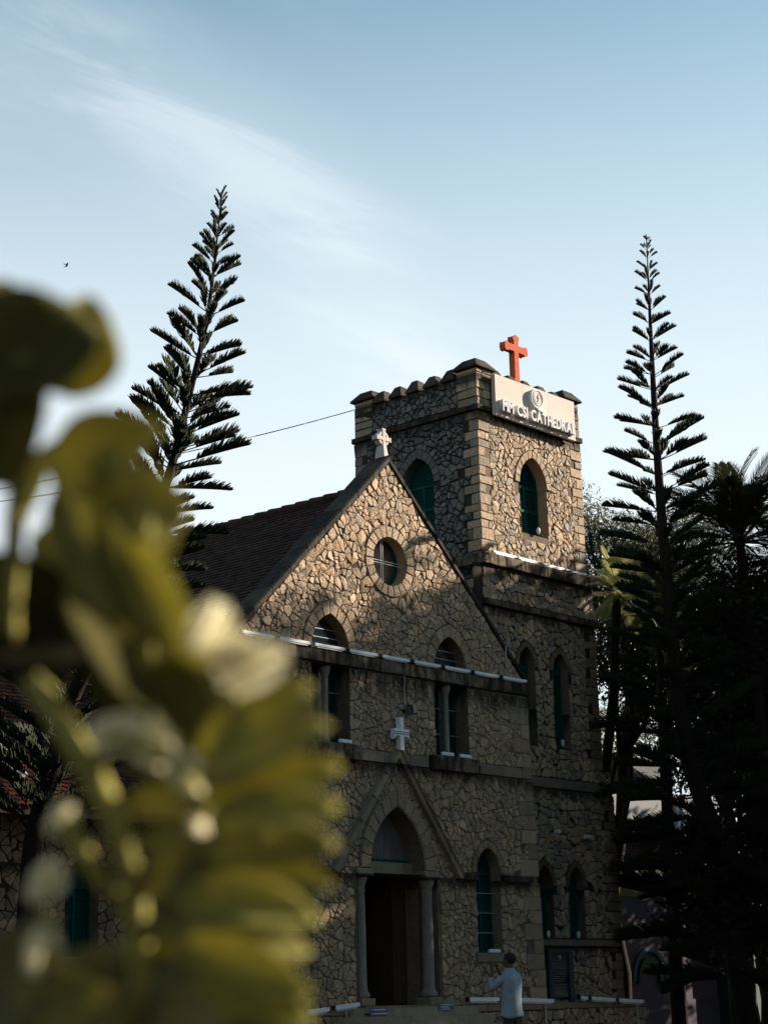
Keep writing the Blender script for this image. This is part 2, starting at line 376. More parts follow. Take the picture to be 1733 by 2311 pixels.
def block(fr, u0, v0, u1, v1, n0, n1, name, mt, parent, tone, rng=None, bw=.008, **k):
    mb = MB(); c = .012
    j = (lambda: rng.uniform(-.006, .006)) if rng else (lambda: 0)
    vs = [fr(u0, v0, n0), fr(u1, v0, n0), fr(u1, v1, n0), fr(u0, v1, n0), fr(u0, v0, n1-c), fr(u1, v0, n1-c), fr(u1, v1, n1-c), fr(u0, v1, n1-c),
          fr(u0+c, v0+c, n1+j()), fr(u1-c, v0+c, n1+j()), fr(u1-c, v1-c, n1+j()), fr(u0+c, v1-c, n1+j())]
    fs = [(0, 3, 2, 1), (0, 1, 5, 4), (1, 2, 6, 5), (2, 3, 7, 6), (3, 0, 4, 7), (4, 5, 9, 8), (5, 6, 10, 9), (6, 7, 11, 10), (7, 4, 8, 11), (8, 9, 10, 11)]
    mb.add(vs, fs, tone); return mb.build(name, mt, parent, **k)
def quad_stone(fr, a, b, c, d, n0, n1, name, parent, tone, mt='stone'):   # four corners in the plane, CCW
    cx = (a[0]+b[0]+c[0]+d[0])/4; cy = (a[1]+b[1]+c[1]+d[1])/4; q = [a, b, c, d]; mb = MB()
    sh = lambda p, s: (cx+(p[0]-cx)*s, cy+(p[1]-cy)*s)
    vs = [fr(*sh(p, .95), n0) for p in q]+[fr(*sh(p, .94), n1-.01) for p in q]+[fr(*sh(p, .86), n1) for p in q]
    fs = [(i, (i+1) % 4, 4+(i+1) % 4, 4+i) for i in range(4)]+[(4+i, 4+(i+1) % 4, 8+(i+1) % 4, 8+i) for i in range(4)]+[(8, 9, 10, 11)]
    mb.add(vs, fs, tone); return mb.build(name, M[mt], parent)
def voussoirs(fr, x, a, zs, h, w, parent, rng, n=6, pal=PAL_WARM, proud=.035, key=True):
    # stones of the pointed arch ring, equal steps along each side, a split key at the apex
    inn = arch_pts(x, a, zs, h, n); out = arch_pts(x, a+w, zs, h+w*1.12, n)
    for i in range(len(inn)-1):
        t = tone_of(rng, pal); quad_stone(fr, inn[i], out[i], out[i+1], inn[i+1], -.01, proud*rng.uniform(.8, 1.2), 'voussoir', parent, tuple(q*.88 for q in t), 'stone')
def slats(mb, fr, x0, x1, z0, z1, step, depth, lim=None):
    z = z0
    while z < z1:
        a, b = x0, x1
        if lim: a, b = lim(z)
        if b-a > .03:
            mb.add([fr(a, z, -depth+.012), fr(b, z, -depth+.012), fr(b, z+step*.85, -depth-.022), fr(a, z+step*.85, -depth-.022),
                    fr(a, z-.006, -depth+.012), fr(b, z-.006, -depth+.012)], [(0, 1, 2, 3), (4, 5, 1, 0)])
        z += step
def arch_lim(x, a, zs, h):
    R = (a*a+h*h)/(2*a)
    def f(z):
        if z <= zs: return x-a, x+a
        if z >= zs+h: return x, x
        w = a-R+math.sqrt(max(R*R-(z-zs)**2, 0)); return x-w, x+w
    return f
def louvre_window(fr, x, a, zb, zs, h, parent, rng, depth=.2, ring=.15, pal=PAL_WARM, nv=5, louv=True, bars=0, step=.045, midrail=True, tone=(0.204, 0.162, 0.112)):
    """teal shuttered lancet: frame (the part) > voussoirs, slats, reveal, bars"""
    o = opening(x, a, zb, zs, h); mb = MB(); f = .045
    i2 = opening(x, a-f, zb+f, zs, h-f*1.1); k = len(o)
    for d0, d1 in ((-depth+.03, -depth-.03),):
        vs = [fr(p[0], p[1], d0) for p in o]+[fr(p[0], p[1], d0) for p in i2]+[fr(p[0], p[1], d1) for p in i2]
        fs = [(i, (i+1) % k, k+(i+1) % k, k+i) for i in range(k)]+[(k+i, k+(i+1) % k, 2*k+(i+1) % k, 2*k+i) for i in range(k)]
        mb.add(vs, fs)
    rails = [zs-.02]+([zb+(zs-zb)*.5] if midrail else [])
    for z in rails:
        p = [fr(x-a+f, z, -depth-.03), fr(x+a-f, z, -depth+.035), fr(x-a+f, z+.05, -depth-.03)]
        mb.add([fr(u, v, n) for n in (-depth-.03, -depth+.033) for u, v in ((x-a+f, z), (x+a-f, z), (x+a-f, z+.06), (x-a+f, z+.06))], [(4, 5, 6, 7), (0, 1, 5, 4), (3, 7, 6, 2)])
    mb.add([fr(u, v, n) for n in (-depth-.03, -depth+.031) for u, v in ((x-.025, zb), (x+.025, zb), (x+.025, zs), (x-.025, zs))], [(4, 5, 6, 7), (0, 4, 7, 3), (1, 2, 6, 5)])
    w = mb.build('window', M['teal'], parent)
    sm = MB(); slats(sm, fr, x-a+f, x+a-f, zb+f, zs+h, step, depth, arch_lim(x, a-f, zs, h-f)); sm.build('louvre_slats', M['teal'], w, kind='stuff')
    pm = MB(); pm.add([fr(p[0], p[1], -depth-.05) for p in o], [tuple(range(k))]); pm.build('shutter_backing', M['dark'], w)
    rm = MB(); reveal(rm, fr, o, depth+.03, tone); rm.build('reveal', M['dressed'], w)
    for b in range(bars):
        z = zb+(zs-zb)*(b+1)/(bars+1); bm_ = MB(); bm_.tube([fr(x-a, z, -depth*.45), fr(x+a, z, -depth*.45)], .009, 5); bm_.build('window_bar', M['steel'], w)
    voussoirs(fr, x, a, zs, h, ring, w, rng, nv, pal)
    return w

rng = random.Random(11)
XC = .13                                         # axis of the gable
F0 = Frame((0, 0, 0), (1, 0, 0), (0, 0, 1), (0, -1, 0))
cath = empty('cathedral', (XC, 4, 0), label='rubble stone cathedral with steep front gable and battlemented square tower', cat='church')

# ================================================================== front gable wall
def edge_r(z): return 4.24+max(0, 7.3-z)*.042+.0
def gz(x): return 11.40-abs(x-XC)*.965
hw = 4.10
top_l = gz(XC-hw)
outer = [(2*XC-edge_r(1.0), 0.0), (edge_r(1.0), 0.0), (edge_r(7.3), 7.35), (XC+hw, gz(XC+hw)), (XC, gz(XC)), (XC-hw, gz(XC-hw)), (2*XC-edge_r(7.3), 7.35)]
UP = [(-1.60, .50), (1.84, .50)]                 # upper windows: centre, half width
ZU = (5.73, 7.17, 7.45, .68)                     # bottom, head, springing of the tympanum, rise
TW = [2*XC-2.80, 2.80]; TWA = .37; TZ = (2.0, 3.52, .50)
DA, DZ, DH = .775, 3.50, 1.18                    # doorway: half width, springing, rise
RC = (.11, 9.40)                                 # roundel centre
RR = .47
roundel = [(RC[0]+RR*math.cos(t), RC[1]+RR*1.02*math.sin(t)) for t in [2*math.pi*i/24 for i in range(24)]]
door_open = [(XC-1.12, 1.05), (XC+1.12, 1.05), (XC+1.12, DZ-.08), (XC+DA, DZ-.08)]+arch_pts(XC, DA, DZ, DH, 9)+[(XC-DA, DZ-.08), (XC-1.12, DZ-.08)]
holes_sheet = [roundel, door_open]
for x, a in UP: holes_sheet += [rect(x-a, ZU[0], x+a, ZU[1]), [(x-a, ZU[2]+.0), (x+a, ZU[2]+.0)]+arch_pts(x, a, ZU[2]+.001, ZU[3], 7)[1:-1]]
for x in TW: holes_sheet.append(opening(x, TWA, TZ[0], TZ[1], TZ[2]))
fw = sheet(F0, outer, holes_sheet, 'facade_wall', M['mortarlight'], cath)
# hole polygons for the rubble
H = [rect(XC-1.20, 0.9, XC+1.20, DZ)]
H.append([(XC-DA-.30, DZ-.12), (XC+DA+.30, DZ-.12)]+arch_pts(XC, DA+.30, DZ-.02, DH+.33, 8))
for x, a in UP: H += [rect(x-a, ZU[0]-.02, x+a, ZU[1]), [(x-a-.24, ZU[2]-.1), (x+a+.24, ZU[2]-.1)]+arch_pts(x, a+.24, ZU[2], ZU[3]+.27, 7)]
for x in TW: H += [rect(x-TWA, TZ[0]-.18, x+TWA, TZ[1]), [(x-TWA-.15, TZ[1]-.02), (x+TWA+.15, TZ[1]-.02)]+arch_pts(x, TWA+.15, TZ[1], TZ[2]+.17, 6)]
H.append([(RC[0]+.73*math.cos(t), RC[1]+.73*math.sin(t)) for t in [2*math.pi*i/16 for i in range(16)]])
H.append(rect(-5, 7.16, 5, 7.46)); H.append(rect(-5, 5.45, 5, 5.68)); 
H.append(rect(1.75, 3.36, 5, 3.50)); H.append(rect(-5, 3.36, 2*XC-1.75, 3.50)); H.append(rect(-5, -1, 5, 1.02))
# quoins
ql = []; z = 1.04; i = 0
while z < 7.0:
    hq = rng.uniform(.26, .34)
    if 5.1 < z+hq < 5.5: hq = 5.44-z
    if z+hq > 7.12: hq = 7.15-z
    for (b0, b1) in ((3.36, 3.50), (5.45, 5.68)):
        if z < b1 and z+hq > b0+.001 and z < b0: hq = b0-z
        elif b0 <= z < b1: z = b1
    L = (.52, .27)[i % 2]*rng.uniform(.9, 1.1)
    if hq > .08: ql.append((z, z+hq, L))
    z += hq; i += 1
    if z > 7.1: break
for z0, z1, L in ql:
    e = edge_r(z0); H.append(rect(e-L, z0, e+1, z1)); H.append(rect(2*XC-e-1, z0, 2*XC-e+L, z1))
def gpick(x, y): return x > -3.5 or y > 6
rubble(F0, outer, H, fw, random.Random(3), .052, .160, PAL_WARM, 300, pick=gpick)
for z0, z1, L in ql:
    for s in (0, 1):
        e = (edge_r(z0)+edge_r(z1))/2; g = .008; t = tone_of(rng, PAL_QUOIN)
        u0, u1 = (e-L+g, e+.018) if not s else (2*XC-e-.018, 2*XC-e+L-g)
        block(F0, u0, z0+g, u1, z1-g, -.42, .035, 'quoin', M['dressed'], fw, t, rng)
        pm = MB()        # raised lime pointing round the dressed quoin
        w = .011
        for a, b, c, d in ((u0-w, z0+g-w, u1+w*.2, z0+g), (u0-w, z1-g, u1+w*.2, z1-g+w), (u0-w, z0+g, u0, z1-g)) if not s else ((u0-w*.2, z0+g-w, u1+w, z0+g), (u1, z0+g, u1+w, z1-g)):
            pm.box((a, -.026, b), (c, .0, d))
        pm.build('pointing', M['point'], fw)
# string courses made of separate blocks
def course(fr, u0, u1, z0, z1, proud, parent, rng, name='band_stone', mt='band', lens=(.5, .9), tones=((1, 1, 1), (.8, .78, .72), (1.2, 1.15, 1.05), (.65, .62, .58)), n0=-.02):
    u = u0
    while u < u1-.02:
        l = rng.uniform(*lens)
        if u1-u-l < .25: l = u1-u
        t = rng.choice(tones); t = tuple(q*.62 for q in t) if mt == 'dressed' else t
        block(fr, u+.005, z0, u+l-.005, z1, n0, proud, name, M[mt], parent, t, rng); u += l
e = edge_r(7.3)
course(F0, 2*XC-e-.03, e+.03, 7.19, 7.43, .07, fw, rng)
dark4 = ((.75, .70, .65), (.6, .57, .52), (.9, .85, .8))
for u0, u1 in ((2*XC-edge_r(5.5)-.01, UP[0][0]-.72), (UP[0][0]+.72, UP[1][0]-.75), (UP[1][0]+.72, edge_r(5.5)+.01)):
    course(F0, u0, u1, 5.46, 5.67, .04, fw, rng, mt='dressed', tones=PAL_QUOIN)
for x, a in UP: course(F0, x-.72, x+.72, 5.44, 5.72, .13, fw, rng, name='sill', mt='band', lens=(1.5, 1.6), tones=((1.1, 1, .9),))
for u0, u1 in ((1.93, 2.80-TWA-.02), (2.80+TWA+.02, edge_r(3.4)-.27)):
    course(F0, u0, u1, 3.37, 3.49, .10, fw, rng, tones=((.45, .42, .38),)); course(F0, 2*XC-u1, 2*XC-u0, 3.37, 3.49, .10, fw, rng, tones=((.45, .42, .38),))
for x in TW: course(F0, x-.48, x+.55, 1.82, 1.985, .07, fw, rng, name='sill', mt='dressed', lens=(2, 2), tones=((.33, .27, .2),))
# roundel
RW = MB(); rin = [(RC[0]+(RR-.05)*math.cos(t), RC[1]+(RR-.05)*math.sin(t)) for t in [2*math.pi*i/24 for i in range(24)]]
k = 24; RW.add([F0(*p, -.20) for p in roundel]+[F0(*p, -.20) for p in rin]+[F0(*p, -.27) for p in rin], [(i, (i+1) % k, k+(i+1) % k, k+i) for i in range(k)]+[(k+i, k+(i+1) % k, 2*k+(i+1) % k, 2*k+i) for i in range(k)])
rw = RW.build('round_window', M['teal'], cath)
mb = MB(); mb.add([F0(*p, -.26) for p in roundel], [tuple(range(24))]); mb.build('pane', mat('brown glass', (.10, .06, .045), .35, nscale=4, namt=.5, spec=.5, stretch=(6, 1, 1)), rw)
mb = MB(); reveal(mb, F0, roundel, .24, (0.286, 0.213, 0.130)); mb.build('reveal', M['dressed'], rw)
for dx in (-.035, .02): mb = MB(); mb.tube([F0(RC[0]-.1+dx, RC[1]-RR, -.1), F0(RC[0]-.1+dx, RC[1]+RR*.96, -.1)], .007, 5); mb.build('window_bar', M['white'], rw)
for dz in (-.03, .02): mb = MB(); mb.tube([F0(RC[0]-RR, RC[1]+dz, -.1), F0(RC[0]+RR, RC[1]+dz, -.1)], .007, 5); mb.build('window_bar', M['white'], rw)
nv = 22
for i in range(nv):
    t0 = 2*math.pi*(i+.03)/nv; t1 = 2*math.pi*(i+.97)/nv; q = lambda r, t: (RC[0]+r*math.cos(t), RC[1]+r*math.sin(t))
    quad_stone(F0, q(RR+.01, t0), q(.71, t0), q(.71, t1), q(RR+.01, t1), -.01, .032*rng.uniform(.8, 1.15), 'voussoir', rw, tone_of(rng, [(.46, .38, .28), (.40, .33, .24), (.34, .27, .19)]), 'stone')
# upper twin-light windows with a colonnette and pointed tympanum
for x, a in UP:
    mb = MB()
    o = rect(x-a, ZU[0], x+a, ZU[1]); d = .34
    for u in (x-a+.0, x+a-.05, x-.03, x-.30, x+.27): 
        w = .05 if u in (x-a, x+a-.05) else .035
        mb.add([F0(uu, vv, nn) for nn in (-d-.03, -d+.03) for uu, vv in ((u, ZU[0]), (u+w, ZU[0]), (u+w, ZU[1]), (u, ZU[1]))], [(4, 5, 6, 7), (0, 4, 7, 3), (1, 2, 6, 5)])
    w_ = mb.build('window', M['teal'], cath)
    mb = MB(); mb.add([F0(*p, -d-.02) for p in o], [(0, 1, 2, 3)]); mb.build('pane', M['glass'], w_)
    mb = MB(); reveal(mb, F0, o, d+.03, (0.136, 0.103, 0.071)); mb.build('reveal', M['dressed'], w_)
    for zz in (.32, .67):
        for s in (-1, 1): mb = MB(); z_ = ZU[0]+(ZU[1]-ZU[0])*zz; mb.tube([F0(x+s*a, z_, -.2), F0(x+s*.07, z_, -.2)], .007, 5); mb.build('window_bar', M['steel'], w_)
    cm = MB(); cm.lathe((x, .14, ZU[0]), [(.085, 0), (.085, .05), (.07, .08), (.055, .10), (.052, 1.2), (.058, 1.24), (.075, 1.27), (.10, 1.36), (.115, 1.44)], 14, (.75, .72, .68))
    cm.build('colonnette', M['column'], w_, smooth=True)
    # tympanum above the string course
    o2 = [(x-a, ZU[2]), (x+a, ZU[2])]+arch_pts(x, a, ZU[2]+.001, ZU[3], 7)[1:-1]
    mb = MB(); mb.add([F0(*p, -.24) for p in o2], [tuple(range(len(o2)))]); mb.build('tympanum_pane', M['glass'], w_)
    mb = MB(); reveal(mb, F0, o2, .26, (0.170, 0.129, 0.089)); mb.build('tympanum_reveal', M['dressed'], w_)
    lim = arch_lim(x, a, ZU[2], ZU[3])
    for zz in (.10, .24, .40): l0, l1 = lim(ZU[2]+zz); mb = MB(); mb.tube([F0(l0, ZU[2]+zz, -.12), F0(l0+(l1-l0)*.95, ZU[2]+zz, -.12)], .008, 5); mb.build('window_bar', M['steel'], w_)
    voussoirs(F0, x, a, ZU[2], ZU[3], .23, w_, rng, 5, PAL_WARM, .03)
for x in TW: louvre_window(F0, x, TWA, TZ[0], TZ[1], TZ[2], cath, rng, depth=.26, ring=.14, nv=5, bars=3, pal=PAL_QUOIN)

# ------------------------------------------------------------------ doorway
door = empty('doorway', (XC, 0, 1.05)); door.parent = cath; door.matrix_basis = Matrix.Translation((0, -4, 1.05))
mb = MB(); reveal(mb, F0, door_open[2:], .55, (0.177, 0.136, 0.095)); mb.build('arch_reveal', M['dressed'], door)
mb = MB(); mb.add([F0(XC-1.12, 1.05, .01), F0(XC-1.12, DZ-.08, .01), F0(XC-1.12, DZ-.08, -.26), F0(XC-1.12, 1.05, -.26), F0(XC-.86, 1.05, -.26), F0(XC-.86, DZ-.08, -.26), F0(XC-.86, DZ-.08, -.6), F0(XC-.86, 1.05, -.6)], [(0, 1, 2, 3), (3, 2, 5, 4), (4, 5, 6, 7)], (0.150, 0.116, 0.083))
mb.build('jamb', M['dressed'], door); mb = MB()
mb.add([F0(XC+1.12, 1.05, .01), F0(XC+1.12, DZ-.08, .01), F0(XC+1.12, DZ-.08, -.26), F0(XC+1.12, 1.05, -.26), F0(XC+.86, 1.05, -.26), F0(XC+.86, DZ-.08, -.26), F0(XC+.86, DZ-.08, -.6), F0(XC+.86, 1.05, -.6)], [(0, 3, 2, 1), (3, 4, 5, 2), (4, 7, 6, 5)], (0.150, 0.116, 0.083))
mb.build('jamb', M['dressed'], door)
for s in (-1, 1):
    cx, cy = XC+s*.94, .12
    cm = MB(); cm.lathe((cx, cy, 1.05), [(.155, .14), (.17, .16), (.17, .21), (.14, .25), (.125, .29), (.12, .34), (.118, 1.3), (.108, 2.02), (.122, 2.05), (.108, 2.08), (.115, 2.14), (.15, 2.22), (.165, 2.27), (.165, 2.29)], 24)
    co = cm.build('column', M['column'], door, smooth=True)
    mb = MB(); mb.box((cx-.19, -.08, 1.05), (cx+.19, .30, 1.185), (0.218, 0.174, 0.118)); bevel(mb.build('plinth', M['dressed'], co), .012)
    mb = MB(); mb.box((cx-.21, -.09, 3.345), (cx+.20, .45, 3.425), (0.245, 0.200, 0.142)); mb.box((cx-.22, -.06, 3.42), (cx+.21, .46, 3.495), (0.245, 0.200, 0.142)); bevel(mb.build('capital', M['dressed'], co), .012)
voussoirs(F0, XC, DA, DZ, DH, .28, door, rng, 7, [(.42, .34, .24), (.36, .29, .21), (.46, .37, .26), (.33, .27, .2)], .055)
pm = MB()     # pointing lines either side of the ring
for off in (-.006, .285):
    pts = arch_pts(XC, DA+off, DZ, DH+off*1.12, 9); pm.tube([F0(*p, .03) for p in pts], .010, 5)
pm.build('pointing', M['point'], door)
mb = MB(); mb.box((XC-.80, .30, 3.44), (XC+.80, .52, 3.66), (0.224, 0.187, 0.130)); bevel(mb.build('lintel', M['dressed'], door), .01)
pts = [(XC-DA, DZ+.17)]+[(XC+DA, DZ+.17)]+[p for p in arch_pts(XC, DA, DZ, DH, 9) if p[1] > DZ+.2]
for i in range(7):                                   # vertical planks of the tympanum
    x0 = XC-DA+i*2*DA/7; x1 = x0+2*DA/7-.006; l = arch_lim(XC, DA, DZ, DH); R = (DA*DA+DH*DH)/(2*DA)
    def topz(x): d = abs(x-XC); q = R*R-(d+R-DA)**2; return DZ+math.sqrt(max(q, 0))
    za, zb_ = topz(x0), topz(x1)
    if max(za, zb_) < DZ+.25: continue
    ml = (x0+x1)/2; tp = [(x0, max(za, DZ+.2)), (x1, max(zb_, DZ+.2))]
    if x0 < XC < x1: tp = [(x0, za), (XC, DZ+DH), (x1, zb_)]
    mb = MB(); pl = [(x0, DZ+.17), (x1, DZ+.17)]+tp[::-1]; kk = len(pl); yy = .42+rng.uniform(0, .006)
    mb.add([(p[0], yy, p[1]) for p in pl]+[(p[0], yy+.03, p[1]) for p in pl], [tuple(range(kk))]+[(a, (a+1) % kk, kk+(a+1) % kk, kk+a) for a in range(kk)]); mb.build('plank', M['greywood'], door)
mb = MB(); mb.box((XC-.79, .37, 3.66), (XC+.79, .44, 3.72)); mb.build('tympanum_rail', M['teal'], door)
mb = MB(); mb.box((XC+.50, .60, 1.07), (XC+.56, 1.45, 3.44)); mb.build('door_leaf', M['wood'], door)
mb = MB(); mb.box((XC-.86, .60, 1.07), (XC-.80, 1.45, 3.44)); mb.build('door_leaf', M['wood'], door)
mb = MB(); mb.box((XC+.56, .58, 1.07), (XC+.86, .66, 3.44)); mb.build('door_frame', M['wood'], door)
mb = MB(); mb.box((XC-1.3, -.32, 0.0), (XC+1.3, .62, 1.05), (0.204, 0.155, 0.101)); mb.build('threshold', M['dressed'], door)
# hood mould gable over the doorway
for s, (xe, ze) in ((-1, (XC-1.78, 3.40)), (1, (XC+1.78, 3.40))):
    ap = (XC+s*.0, 5.70); dx, dz = xe-ap[0], ze-ap[1]; L = math.hypot(dx, dz); ux, uz = dx/L, dz/L; nx, nz_ = -uz*s, ux*s   # outward normal
    if nz_ < 0: nx, nz_ = -nx, -nz_
    segs = 5
    for i in range(segs):
        a0 = L*i/segs+.005; a1 = L*(i+1)/segs-.005; w = .075
        P = lambda t, k_: (ap[0]+ux*t+nx*k_, ap[1]+uz*t+nz_*k_)
        mb = MB(); q = [P(a0, -w), P(a1, -w), P(a1, w), P(a0, w)]
        mb.add([F0(*p, -.02) for p in q]+[F0(*p, .13) for p in q]+[F0(*P(a0, -w*.3), .15), F0(*P(a1, -w*.3), .15), F0(*P(a1, w*.8), .08), F0(*P(a0, w*.8), .08)],
               [(0, 1, 5, 4), (2, 3, 7, 6), (1, 2, 6, 5), (3, 0, 4, 7), (4, 5, 9, 8), (8, 9, 10, 11), (10, 6, 7, 11), (5, 6, 10, 9), (7, 4, 8, 11)], tone_of(rng, [(.34, .28, .20), (.30, .25, .18)]))
        mb.build('hood_stone', M['dressed'], door)
# ------------------------------------------------------------------ copings, nave, roof
def coping(s):
    L0 = (XC, 11.40+.20); Lx = XC+s*4.18; Lz = gz(XC+hw)-.06+.20
    n = 9; base = .20
    for i in range(n):
        t0 = i/n+.002; t1 = (i+1)/n-.002
        xa, za = XC+(Lx-XC)*t0, gz(XC)+(Lz-.20-gz(XC))*t0; xb, zb_ = XC+(Lx-XC)*t1, gz(XC)+(Lz-.20-gz(XC))*t1
        j = rng.uniform(-.008, .008); mb = MB()
        if i == 0: xa = XC; za = gz(XC)
        A = [(xa, -.05, za+.02), (xa, -.05, za+.12+j), (xa, -.02, za+.16+j), (xa, .46, za+.16+j), (xa, .46, za+.0)]
        B = [(xb, -.05, zb_+.02), (xb, -.05, zb_+.12+j), (xb, -.02, zb_+.16+j), (xb, .46, zb_+.16+j), (xb, .46, zb_+.0)]
        mb.add(A+B, [(k_, (k_+1) % 5, 5+(k_+1) % 5, 5+k_) for k_ in range(5)]+[(4, 3, 2, 1, 0), (5, 6, 7, 8, 9)], rng.choice([(1, 1, 1), (1.3, 1.25, 1.2), (.8, .8, .8), (1.7, 1.6, 1.45)]))
        mb.build('coping_stone', M['cope'], fw)
coping(-1); coping(1)
# gable thickness behind the face
mb = MB(); back = [(x, z) for x, z in outer]
mb.add([(x, .45, z) for x, z in back]+[(x, 0.0, z) for x, z in back], [(0, 1, 8, 7), (1, 2, 9, 8), (2, 3, 10, 9), (5, 6, 13, 12), (6, 0, 7, 13)], (0.204, 0.162, 0.118)); mb.build('gable_return', M['dressed'], fw)
NW = MB()
NW.add([(-4.0, .4, 0), (-4.0, 25, 0), (-4.0, 25, 6.9), (-4.0, .4, 6.9)], [(0, 1, 2, 3)], (0.204, 0.168, 0.118)); NW.add([(4.2, .4, 0), (4.2, 25, 0), (4.2, 25, 6.9), (4.2, .4, 6.9)], [(0, 1, 2, 3)], (0.204, 0.168, 0.118))
NW.add([(-4.0, 25, 0), (4.2, 25, 0), (4.2, 25, 6.9), (.13, 25, 10.9), (-4.0, 25, 6.9)], [(0, 1, 2, 3, 4)], (0.204, 0.168, 0.118))
NW.build('nave_wall', M['dressed'], cath)
RZ = 10.95; RE = 4.75; slope = .965
def tile_courses(o, along, down, up, length, rows, pitch, cols, rng, thick=.024):
    """stepped courses of plain tiles as one mesh; every tile is its own slightly uneven plate"""
    mb = MB(); A = Vector(along); D = Vector(down); U_ = Vector(up); o = Vector(o)
    w = length/cols
    for r in range(rows):
        for c in range(cols):
            t = rng.choice([(1, 1, 1), (.88, .88, .88), (1.08, 1.02, 1), (.75, .75, .77), (1.2, 1.1, 1.05)]); lift = thick*rng.uniform(.8, 1.3)
            a = o+A*(c*w+(w/2 if r % 2 else 0)+.004)+D*(r*pitch); b = a+A*(w-.008); dn = D*(pitch*1.18)
            mb.add([a, b, b+dn+U_*lift, a+dn+U_*lift, b+dn-U_*.0, a+dn-U_*.0], [(0, 1, 2, 3), (3, 2, 4, 5)], t)
    return mb
sl_ = math.hypot(1, slope); roof = empty('nave_roof'); roof.parent = cath; roof.matrix_basis = Matrix.Translation((0, 0, 0))
roof.matrix_basis = cath.matrix_basis.inverted()
mbL = tile_courses((XC, .44, RZ+.02), (0, 1, 0), (-1/sl_, 0, -slope/sl_), (-slope/sl_, 0, 1/sl_), 24.5, 54, .122, 130, rng)
mbL.build('roof_tiles', M['tile'], roof, kind='stuff')
mb = MB(); mb.add([(XC, .44, RZ), (XC, 25, RZ), (XC-RE, 25, RZ-RE*slope), (XC-RE, .44, RZ-RE*slope)], [(0, 1, 2, 3)]); mb.add([(XC, .44, RZ), (XC+RE, .44, RZ-RE*slope), (XC+RE, 25, RZ-RE*slope), (XC, 25, RZ)], [(0, 1, 2, 3)])
mb.build('roof_deck', M['tile'], roof)
y = .46; i = 0
while y < 24.8:
    mb = MB(); l = .40; r0, r1 = .105, .125; pr = [(r0 if k_ == 0 else r1) for k_ in (0, 1)]
    mb.tube([(XC, y, RZ+.02), (XC, y+l*1.08, RZ+.035)], [r0, r1], 8, tone=(rng.uniform(.7, 1.1),)*3); mb.build('ridge_tile', M['tile'], roof); y += l
mb = MB(); mb.box((XC-RE-.02, .45, RZ-RE*slope-.14), (XC-RE+.03, 25, RZ-RE*slope-.0)); mb.build('fascia_board', M['wood'], roof)

# ================================================================== tower
TX0, TX1, TY0, TY1 = 4.24, 8.00, 1.0, 4.66
FT = Frame((0, TY0, 0), (1, 0, 0), (0, 0, 1), (0, -1, 0))          # front, u = world X
FL = Frame((TX0, 0, 0), (0, 1, 0), (0, 0, 1), (-1, 0, 0))          # left side, u = world Y
FR = Frame((TX1, 0, 0), (0, 1, 0), (0, 0, 1), (1, 0, 0))
tower = empty('tower'); tower.parent = cath; tower.matrix_basis = Matrix.Translation((6.0, -1.2, 0))
TWX, TWY = 6.13, 2.76
wf = opening(TWX, .49, 11.15, 12.28, .66); wl = opening(TWY, .47, 11.15, 12.28, .64)
w2 = [(5.62, .28), (6.83, .28)]; w3 = [(5.93, .28), (7.05, .28)]
lower = [(3.9, 0), (8.66, 0), (8.66, 3.0), (8.56, 6.0), (8.28, 6.02), (8.22, 10.18), (3.9, 10.18)]
holes_l = [opening(x, a, 6.42, 8.12, .42) for x, a in w2]+[opening(x, a, 2.33, 3.42, .44) for x, a in w3]
PAL_TF = [(.46, .37, .26), (.42, .35, .26), (.50, .40, .28), (.36, .32, .26), (.40, .32, .23), (.33, .30, .26)]
front = sheet(FT, rect(TX0, 10.18, TX1, 14.50), [wf], 'tower_front_wall', M['mortarlight'], tower)
frontl = sheet(FT, lower, holes_l, 'tower_base_wall', M['mortar'], tower)
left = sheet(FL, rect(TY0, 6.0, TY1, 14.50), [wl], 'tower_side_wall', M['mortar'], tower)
mb = MB()
mb.add([(TX1, TY0, 10.18), (TX1, TY1, 10.18), (TX1, TY1, 14.5), (TX1, TY0, 14.5)], [(0, 1, 2, 3)]); mb.add([(TX0, TY1, 6), (TX1, TY1, 6), (TX1, TY1, 14.5), (TX0, TY1, 14.5)], [(0, 1, 2, 3)])
mb.add([(8.22, TY0, 6.02), (8.22, 5, 6.02), (8.22, 5, 10.18), (8.22, TY0, 10.18)], [(0, 1, 2, 3)])
mb.add([(8.62, TY0, 0), (8.62, 5, 0), (8.58, 5, 6.02), (8.58, TY0, 6.02)], [(0, 1, 2, 3)]); mb.add([(8.22, TY0, 6.02), (8.58, TY0, 6.02), (8.58, 5, 6.02), (8.22, 5, 6.02)], [(0, 1, 2, 3)])
mb.add([(TX0+.1, TY0+.1, 14.0), (TX1-.1, TY0+.1, 14.0), (TX1-.1, TY1-.1, 14.0), (TX0+.1, TY1-.1, 14.0)], [(0, 1, 2, 3)])
mb.build('tower_shell', M['mortar'], tower)
